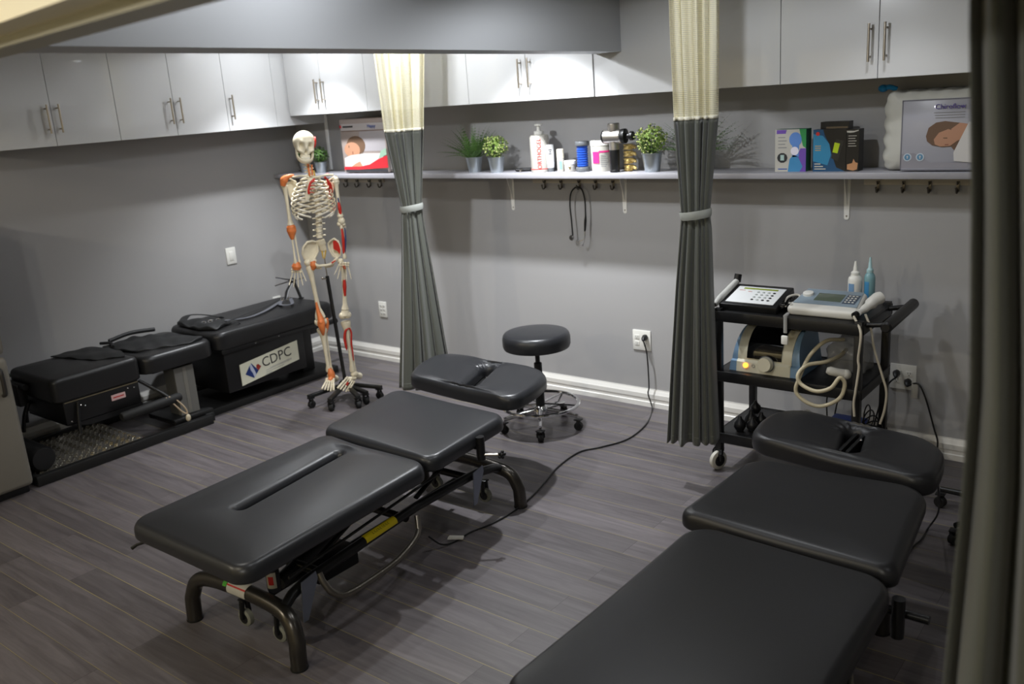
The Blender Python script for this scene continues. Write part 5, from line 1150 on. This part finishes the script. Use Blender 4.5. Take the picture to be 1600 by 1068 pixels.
# ================================================================== anatomical skeleton on its wheeled stand
bone = mat('ivory_bone', 'd9cfb6', .42, var=.06, vscale=25, bump=.15, bscale=60); lig = mat('orange_ligament', 'd4763e', .5, var=.1, vscale=30); mus = mat('red_muscle_paint', 'b8281c', .45); blv = mat('blue_vein_paint', '33426e', .5)
SK = Face(1.15, -.80)
sk = thing('anatomical_skeleton', 'life size anatomical skeleton with painted muscles hanging on a black wheeled stand', 'skeleton model', (1.15, -.80, 0))
def q(px, py, w=0): return SK.px(px, py, w)
def B(nm, pts, r, n=10, mt=None, fl=None, parent=None, sm=5):
    m = MB(); P_ = [q(*p) for p in pts]
    k = len(P_)
    if sm and k > 2:
        Rr = r if isinstance(r, (list, tuple)) else [r]*k; S = smooth(P_, sm); R_ = []
        for i in range(k-1):
            for j in range(sm): R_.append(Rr[i]+(Rr[i+1]-Rr[i])*j/sm)
        R_.append(Rr[-1]); m.tube(S, R_, n, flat=fl)
    else: m.tube(P_, r, n, flat=fl)
    return obj(nm, m, mt or bone, parent or sk)
# skull
c = SK.at(475, 223); cu, cz = c.x, c.z
m = MB(); bm = bmesh.new(); bmesh.ops.create_uvsphere(bm, u_segments=56, v_segments=44, radius=1)
yaw = .18
for v in bm.verts:
    d = v.co.normalized(); x, y, z = d
    rx, ry, rz = .072, .088, .078
    face = max(0, -y)
    if z < 0:
        rz *= 1+.62*face; rx *= 1-.40*(-z)*(.4+.6*face)
    p = V((x*rx, y*ry, z*rz))
    def gss(a, b, s): return math.exp(-((x-a)**2+(z-b)**2)/s) if y < 0 else 0
    for sx_ in (-1, 1):
        p.y += .05*gss(sx_*.40, -.16, .03); p.y -= .012*gss(sx_*.40, .1, .02); p.x += sx_*.012*gss(sx_*.68, -.42, .02); p.y -= .008*gss(sx_*.6, -.45, .02); p.x -= sx_*.01*gss(sx_*.75, -.68, .03)
    p.y += .035*gss(0, -.48, .012); p.y -= .008*gss(0, -.78, .03); p.y -= .008*gss(0, -.26, .01)
    v.co = p
bm.normal_update(); Mx = Matrix.Identity(4)
for i, a in enumerate((SK.r, SK.n, V((0, 0, 1)))):
    for j in range(3): Mx[j][i] = a[j]
Mx = Matrix.Translation(SK.P(cu, 0, cz)) @ Mx @ Matrix.Rotation(yaw, 4, 'Z') @ Matrix.Rotation(.12, 4, 'Y')
m.bm(bm, Mx); skull = obj('skull', m, bone, sk, smooth_=80)
m = MB(); bm = bmesh.new(); bmesh.ops.create_uvsphere(bm, u_segments=20, v_segments=12, radius=1); m.bm(bm, Mx @ Matrix.Translation((.063, -.022, .005)) @ Matrix.Rotation(.1, 4, 'Y') @ Matrix.Diagonal((.011, .034, .038, 1))); obj('temporal_muscle', m, mus, skull)
m = MB(); m.ball(Mx @ V((0, -.035, -.088)), (.034, .034, .03), 16); obj('upper_jaw', m, bone, skull)
# mandible and teeth
m = MB(); S = [V((-.052, -.012, -.045)), V((-.047, -.03, -.09)), V((-.030, -.058, -.113)), V((0, -.07, -.120)), V((.030, -.058, -.113)), V((.047, -.03, -.09)), V((.052, -.012, -.045))]
m.tube([Mx @ p for p in smooth(S, 6)], .0165, 12, flat=(1.15, .5, (0, 0, 1))); jw = obj('mandible', m, bone, sk)
m = MB()
for row, zz in ((0, -.094), (1, -.1045)):
    for k in range(-5, 6):
        a = k/6; m.box(Mx @ V((.027*sin(a*1.5), -.077+.03*(1-cos(a*1.4)), zz)), (.005, .006, .010), bev=.0015, M=Mx.to_3x3().to_4x4(), seg=1)
obj('teeth', m, mat('tooth_white', 'e4dfd0', .35), jw)
# spine
def vert(px, py, w, r, h, nm='vertebra', proc=True):
    c = q(px, py, w); m = MB(); m.lathe([(r*.9, -h*.42), (r, -h*.38), (r*.82, 0), (r, h*.38), (r*.9, h*.42)], c, 14)
    if proc:
        for s in (-1, 1): m.tube([c+SK.n*r*.7, c+SK.n*r*1.1+SK.r*s*r*1.9+V((0, 0, -h*.1))], [r*.3, r*.18], 6)
        m.tube([c+SK.n*r*.8, c+SK.n*(r*2)+V((0, 0, -h*.6))], [r*.3, r*.16], 6)
    m2 = m; return obj(nm, m2, bone, sk)
for i in range(5): vert(479.5+i*1.3, 253+i*5, .02, .017, .021)
for i in range(12): vert(486+i*.9, 277+i*3.6, .055-.012*abs(i-6)/3, .017, .016, proc=(i > 9))
for i in range(6): vert(497+i*.4, 322+i*9.2, .02, .022, .033)
m = MB()
for i in range(5): c = q(498+i*.4, 327+i*9.2, .022); m.lathe([(.02, -.005), (.022, 0), (.02, .005)], c, 14)
obj('discs', m, mat('pale_disc', 'c8c0b0', .5), sk)
m = MB(); m.tube([q(481, 256, -.005), q(484, 275, -.0)], .006, 8); m.tube([q(487, 257, 0), q(488, 274, 0)], .005, 8); obj('neck_ligament', m, lig, sk)
m = MB(); m.tube([q(490, 266, -.0), q(492, 276, -.005)], .005, 8); obj('neck_nerve', m, mat('yellow_nerve_paint', 'c9a648', .5), sk)
# rib cage
def rib(i, s):
    """i 0..9; s -1 image-left, +1 image-right"""
    yc = 279+i*5.6; cx_ = 487+i*.95
    wpx = [15, 22, 26.5, 30, 32, 33.5, 34, 33.5, 31, 27][i]; drop = [8, 10, 13, 16, 19, 22, 24, 22, 17, 12][i]
    if s > 0: wpx *= .97
    c = SK.at(cx_, yc, 0); k = 1/236
    sxp = SK.at(484+i*.9, yc+drop, 0)
    W_ = wpx*k; pts = []; end = 1.0 if i < 7 else (.86 if i < 8 else .72)
    n = 22
    for j in range(n+1):
        a = pi*j/n*end; t_ = j/n
        x = s*(W_*sin(a)**.8 if sin(a) > 0 else 0)+ (sxp.x-c.x)*t_ ; wv = .065*cos(a)-.012
        if j == n and end == 1.0: x = (sxp.x-c.x)+s*.014
        z = c.z-(drop*k)*(t_**1.1)*1.0+.010*sin(a)
        pts.append(SK.P(c.x+x, wv+.0, z))
    m = MB(); rr = [.0058]*len(pts); m.tube(pts[:int(n*.78)+1], .0056, 8, flat=(1.3, .65, (0, 0, 1))); o = obj('rib', m, bone, sk)
    m = MB(); m.tube(pts[int(n*.78):], .005, 8, flat=(1.25, .7, (0, 0, 1))); obj('costal_cartilage', m, mat('cartilage_cream', 'cfc8b8', .45), o)
    if s > 0 and 1 <= i <= 9:
        m = MB(); a0 = int(n*(.5 if i > 4 else .45)); a1 = int(n*.74); m.tube([p-SK.n*.0045 for p in pts[a0:a1]], .0035, 6, flat=(1.2, .6, (0, 0, 1))); obj('rib_muscle_paint', m, mus, o)
for i in range(10):
    rib(i, -1); rib(i, 1)
m = MB(); m.tube([q(486, 278, -.078), q(485.5, 282, -.08), q(483.5, 292, -.083), q(480, 309, -.08), q(478.5, 315, -.075)], [.016, .02, .014, .016, .005], 12, flat=(1, .35, tuple(SK.r))); obj('sternum', m, bone, sk)
# red fan of chest muscle on image right
m = MB(); m.tube(smooth([q(492, 279, -.088), q(485, 286, -.093), q(482, 297, -.095), q(483, 303, -.092)], 5), .007, 8, flat=(1, .4, tuple(SK.r)))
for k in range(4): m.tube([q(483.5, 285+k*5, -.095), q(494-k, 283+k*6, -.092)], [.004, .002], 6)
obj('pectoral_muscle', m, mus, sk)
for s, a, b in ((-1, (482, 276), (447, 276)), (1, (490, 277), (520, 273))):
    B('clavicle', [(a[0], a[1], -.07), ((a[0]*2+b[0])/3, a[1]-1.5, -.075), ((a[0]+2*b[0])/3, b[1]+.5, -.035), (b[0], b[1], -.0)], [.008, .0065, .006, .008], fl=None)
# scapulae
for s, X0 in ((-1, 455), (1, 516)):
    m = MB(); pts = [q(X0+s*-7, 281, .075), q(X0-s*9, 296, .082), q(X0-s*2, 320, .085), q(X0+s*4, 304, .06), q(X0+s*7, 285, .03)]; k = len(pts)
    m.add(pts+[p+SK.n*.006 for p in pts], [list(range(k)), [k+i for i in range(k)][::-1]]+[[i, k+i, k+(i+1) % k, (i+1) % k] for i in range(k)]); m.tube([q(X0-s*8, 285, .08), q(X0+s*6, 277, .035), q(X0+s*9, 276, .0)], [.005, .008, .009], 8); obj('scapula', m, bone, sk, smooth_=30)
m = MB(); m.tube(smooth([q(507, 276, .0), q(513, 284, .0), q(517, 300, .03), q(515, 312, .05)], 5), [.008]*6+[.014]*5+[.006]*5, 8, flat=(1, .5, tuple(SK.r))); m.ball(q(512, 273, .0), (.018, .012, .01), 10); obj('shoulder_muscle', m, mus, sk)
# arms: image-left (orange joints), image-right (painted)
def longbone(nm, a, b, r, ea, eb, w0=0, w1=0, parent=None):
    P0 = V(q(a[0], a[1], w0)); P1 = V(q(b[0], b[1], w1)); m = MB(); L = [0, .05, .14, .3, .5, .7, .86, .95, 1]; R_ = [ea*.75, ea, ea*.62, r, r*.95, r, eb*.62, eb, eb*.75]
    m.tube([P0.lerp(P1, t_) for t_ in L], R_, 14); m.ball(P0, ea*.9, 12); 
    return obj(nm, m, bone, parent or sk)
h1 = longbone('humerus', (444, 287), (454.5, 354), .0115, .024, .022)
longbone('radius', (455, 363), (462, 412), .0062, .011, .013, -.0, -.01); longbone('ulna', (459, 361), (468.5, 411), .0062, .013, .009, .015, .005)
def lump(nm, pts, rs, mt, sm=4): return B(nm, pts, rs, 14, mt, sm=sm)
lump('shoulder_ligament', [(459, 274, -.02), (451, 275.5, -.03), (444, 281, -.025), (442, 290, -.02)], [.008, .014, .026, .017], lig)
lump('elbow_ligament', [(453, 349, 0), (454.5, 354, 0), (455.5, 361, 0), (456, 368, 0), (457, 374, 0)], [.012, .03, .032, .02, .01], lig)
lump('wrist_ligament', [(464, 409, 0), (463.5, 416, -.0), (463.5, 421, 0)], [.018, .033, .026], lig)
def hand(cx_, cy_, lean, s, w=0):
    """cx,cy wrist px; fingers hang down; s=+1 thumb on image right"""
    m = MB()
    for i in range(8): m.ball(q(cx_-6+(i % 4)*4, cy_+2+(i//4)*3.5, w), .009, 8)
    o = obj('carpal_bones', m, bone, sk)
    for f in range(5):
        if f < 4:
            x0 = cx_+(f-1.5)*3.6*1.0; seg = [9.5, 7, 4.6, 3.6] if f in (1, 2) else [9, 6, 4, 3.2]
            spread = (f-1.5)*.16+lean
        else: x0 = cx_+s*8; seg = [7, 6.5, 5]; spread = s*.42+lean
        y0 = cy_+(5 if f < 4 else 3); px_, py_ = x0, y0; m = MB(); wv = w
        for j, L in enumerate(seg):
            nx_, ny_ = px_+sin(spread)*L, py_+cos(spread)*L; nw = wv-.004*j
            A, Bp = q(px_, py_, wv), q(nx_, ny_, nw); r = .0042-.0006*j; m.tube([A, A.lerp(Bp, .12), A.lerp(Bp, .5), A.lerp(Bp, .88), Bp], [r, r*1.25, r*.8, r*1.15, r*.9], 7); px_, py_, wv = nx_, ny_, nw
        obj('finger' if f < 4 else 'thumb', m, bone, o)
hand(463, 419, -.02, 1, 0)
longbone('humerus', (524.5, 281), (532, 340), .0115, .024, .022)
B('arm_muscle_paint', [(529, 316, -.008), (530.5, 325, -.010), (532, 335, -.008)], [.008, .0125, .009], mt=mus); B('arm_vein_paint', [(528, 309, -.012), (529.5, 316, -.013)], .005, mt=blv)
m = MB(); m.ball(q(533.5, 345, 0), (.027, .024, .026), 14); m.ball(q(530, 350, 0), .016, 10); m.ball(q(537, 350, 0), .014, 10); obj('elbow_joint', m, bone, sk)
longbone('radius', (533, 352), (538.5, 404), .0066, .011, .013, -.0, -.01); longbone('ulna', (538, 352), (540, 404), .0062, .012, .009, .015, .012)
B('forearm_muscle_paint', [(534, 357, -.01), (536, 372, -.014), (537, 390, -.012), (537, 396, -.012)], [.006, .010, .009, .005], mt=mus); B('forearm_vein_paint', [(538.5, 355, -.004), (540, 375, -.004), (539, 398, -.002)], [.004, .006, .004], mt=blv)
hand(538, 409, .0, -1, -.03); B('wrist_paint', [(537, 415, -.045), (539, 420, -.045)], [.01, .008], mt=mat('rust_paint', 'a8553a', .5))
# pelvis
def pel(pts, nm, th=.012, mt=None, ball=False):
    m = MB(); k = len(pts); c = sum((V(q(*p)) for p in pts), V((0, 0, 0)))/k; cc = c+SK.n*.03; vs = [V(q(*p)) for p in pts]
    vs2 = [p+SK.n*th for p in vs]; m.add(vs+[cc]+vs2+[cc+SK.n*th], [[i, (i+1) % k, k] for i in range(k)]+[[k+1+(i+1) % k, k+1+i, 2*k+1] for i in range(k)]+[[i, k+1+i, k+1+(i+1) % k, (i+1) % k] for i in range(k)])
    m.tube(vs, .0075, 8, closed=True); return obj(nm, m, mt or bone, sk, smooth_=60)
pel([(495, 378, .03), (488, 376.5, 0), (480, 378, -.01), (474, 386, -.01), (472.5, 396, -.005), (476, 404, 0), (484, 408, .01), (492, 403, .02), (497, 392, .03)], 'left_ilium')
pel([(513, 380, .03), (517, 376, .01), (522, 372.5, -.0), (528, 377, -.005), (532, 388, -.005), (531.5, 399, 0), (526, 404, .01), (520, 399, .02), (515, 390, .03)], 'right_ilium')
m = MB(); m.tube([q(519, 376, -.012), q(524, 376, -.014), q(530, 384, -.012)], .0, 4) if False else None
k6 = [q(520, 377, -.012), q(524, 375, -.016), q(529, 380, -.016), q(532, 390, -.014), q(531, 397, -.012), q(527, 392, -.008), q(521, 389, -.004)]
m.add(k6+[p+SK.n*.004 for p in k6], [list(range(7)), [7+i for i in range(7)][::-1]]+[[i, 7+i, 7+(i+1) % 7, (i+1) % 7] for i in range(7)]); obj('iliac_muscle_paint', m, mus, sk, smooth_=60)
m = MB(); m.tube(smooth([q(484, 405, .0), q(489, 410, -.02), q(497, 415, -.04), q(505, 414.5, -.045), q(511, 414, -.045), q(519, 411, -.035), q(527, 403, -.01)], 5), [.012]*8+[.009]*17+[.010]*6, 10); m.tube(smooth([q(489, 409, .03), q(493, 418, .0), q(502, 419, -.035)], 5), .007, 8); m.tube(smooth([q(523, 405, .03), q(519, 415, .0), q(508, 417, -.035)], 5), .007, 8); obj('pubic_arch', m, bone, sk)
m = MB(); m.tube(smooth([q(500, 375, .02), q(503, 383, .035), q(505.5, 393, .05), q(506.5, 402, .045)], 5), [.03]*5+[.024]*5+[.013]*5+[.006], 12, flat=(1, .5, tuple(SK.r))); obj('sacrum', m, bone, sk)
m = MB(); m.tube([q(503, 392, .028), q(505, 404, .03)], [.006, .003], 8); m.tube([q(509, 391, .028), q(507, 404, .03)], [.005, .003], 8); obj('sacral_nerve', m, mat('yellow_nerve_paint', 'c9a648', .5), sk)
B('groin_paint', [(518, 411, -.045), (524, 407, -.03)], [.006, .004], mt=mus)
# legs
m = MB(); P0, P1 = q(483, 413, .0), q(500.5, 496, 0); L = [0, .06, .16, .3, .6, .82, .93, 1]; m.tube([V(P0).lerp(V(P1), t_) for t_ in L], [.018, .026, .021, .0155, .014, .0165, .031, .036], 14); m.ball(q(481, 410, -.005), .026, 14); m.ball(q(490, 408, .0), .022, 12); m.tube([q(483, 414), q(490, 408)], .016, 10)
m.ball(q(497.5, 503, 0), (.026, .028, .028), 12); m.ball(q(505.5, 502, 0), (.026, .028, .028), 12); obj('femur', m, bone, sk, smooth_=60)
lump('hip_ligament', [(488, 408, -.02), (490, 414, -.022), (489, 421, -.018)], [.016, .024, .012], lig)
m = MB(); P0, P1 = q(503, 513, 0), q(514, 580, 0); L = [0, .05, .14, .3, .6, .85, .95, 1]; m.tube([V(P0).lerp(V(P1), t_) for t_ in L], [.036, .036, .024, .0165, .0125, .013, .021, .019], 14); obj('tibia', m, bone, sk, smooth_=60)
longbone('fibula', (509, 515), (518.5, 581), .0055, .010, .011, .02, .012)
lump('knee_ligament', [(494, 472, -.018), (497, 486, -.024), (501, 498, -.034), (502, 506, -.04), (504, 516, -.034), (505, 523, -.022)], [.007, .013, .022, .027, .018, .007], lig); lump('knee_side_ligament', [(511, 497, -.0), (511.5, 508, -.0), (510, 520, 0)], [.008, .012, .006], lig)
m = MB(); m.ball(q(501.5, 503, -.052), (.018, .018, .02), 12); obj('kneecap', m, lig, sk)
lump('ankle_ligament', [(514.5, 575, -.01), (517, 582, -.015), (518, 589, -.02), (514, 594, -.05)], [.012, .024, .026, .012], lig)
def foot(ax, ay, tx, ty, hx, hy, s):
    m = MB(); m.ball(q(ax, ay, -.0), (.026, .03, .022), 12); m.tube([q(ax, ay+2, 0), q(hx, hy, .045)], [.022, .024], 12); m.ball(q(hx, hy, .05), .025, 12)
    for k in range(5): m.ball(q(ax+(tx-ax)*.25+(k-2)*2.6, ay+(ty-ay)*.25, -.035), .012, 8)
    o = obj('tarsal_bones', m, bone, sk, smooth_=60)
    for f in range(5):
        bx = ax+(tx-ax)*.3+(f-2)*2.7; by = ay+(ty-ay)*.3+((f-2)*1.7 if s < 0 else 0); ex = tx+(f-2)*(4.6 if s > 0 else 4.3); ey = ty-abs(f-3)*1.2 if s > 0 else ty-1+(f-2)*1.9-(f == 4)*3
        A = V(q(bx, by, -.045)); E_ = V(q(ex, ey, -.11)); m = MB(); rr = .0062 if f not in ((4,) if s > 0 else (0,)) else .008
        for a_, b_ in ((0, .55), (.57, .8), (.82, 1)):
            p, e = A.lerp(E_, a_), A.lerp(E_, b_); m.tube([p, p.lerp(e, .15), p.lerp(e, .5), p.lerp(e, .85), e], [rr, rr*1.2, rr*.75, rr*1.1, rr*.9], 8)
        obj('toe', m, bone, o)
foot(517, 586, 512, 611, 524, 591, 1)
longbone('femur', (536, 414), (539.5, 486), .0135, .024, .026, 0, 0); m = MB(); m.ball(q(532, 408, 0), .022, 12); m.ball(q(535.5, 493, 0), (.026, .028, .025), 12); m.ball(q(543, 492, 0), (.026, .028, .025), 12); m.tube([q(539, 478), q(539.5, 492)], [.015, .034], 14); obj('femur_condyles', m, bone, sk)
B('thigh_muscle_paint', [(538, 437, -.012), (538.5, 448, -.013), (539, 462, -.010)], [.010, .0135, .008], mt=mus)
m = MB(); P0, P1 = q(540, 502, 0), q(551, 580, 0); m.tube([V(P0).lerp(V(P1), t_) for t_ in (0, .05, .14, .3, .6, .85, .95, 1)], [.033, .034, .024, .0145, .012, .013, .02, .019], 14); obj('tibia', m, bone, sk, smooth_=60)
longbone('fibula', (546, 508), (555, 580), .0055, .010, .011, .012, .010)
B('shin_muscle_paint', [(545, 512, -.02), (540, 517, -.024), (538.5, 528, -.022), (540.5, 540, -.02), (542, 547, -.018)], [.005, .008, .010, .009, .004], mt=mus); B('shin_muscle_paint', [(546, 512, -.018), (549, 520, -.012), (549, 535, -.010), (551, 550, -.008), (552.5, 563, -.006)], [.005, .006, .006, .005, .003], mt=mus)
foot(554, 584, 536, 611, 561, 587, -1)
B('foot_muscle_paint', [(544, 597, -.075), (541, 603, -.085)], [.009, .005], mt=mus)
# stand
m = MB(); a = V(q(511, 431, .05)); b = SK.P(SK.at(541, 608).x+.0, .05, .085); a.z = max(a.z, .8); m.tube([b, V((b.x, b.y, b.z)).lerp(a, .5), a], .0125, 4); obj('stand_pole', m, blackm, sk, smooth_=0)
m = MB(); m.tube([a, q(508.5, 415, .04), q(506, 395, .06)], .004, 8); m.ball(q(504, 435, .04), .009, 8); m.tube([q(504, 435, .04), a-V((0, 0, .02))], .005, 6); obj('hanger_rod', m, steel, sk)
hub = V((b.x, b.y, .0))
m = MB(); m.lathe([(.04, .07), (.045, .075), (.045, .1), (.03, .115)], hub, 20); obj('stand_hub', m, blackm, sk)
for px_, py_ in ((482, 622), (498, 644), (573, 635), (596, 607), (548, 605)):
    e = atZ(px_, py_, .075); d = (V((e.x, e.y, 0))-V((hub.x, hub.y, 0))); L_ = d.length; d.normalize(); L_ = min(L_, .34) if py_ != 605 else .3
    e = hub+d*L_; m = MB(); c = hub+d*(L_/2)+V((0, 0, .085)); m.box(c, (L_, .032, .022), bev=.003, M=Matrix.Rotation(atan2(d.y, d.x), 4, 'Z')); obj('stand_arm', m, blackm, sk)
    caster(sk, (e.x-d.x*.02, e.y-d.y*.02, .027), (-d.y, d.x, 0), r=.026, w_=.03, fork=(e.x-d.x*.02, e.y-d.y*.02, .07))
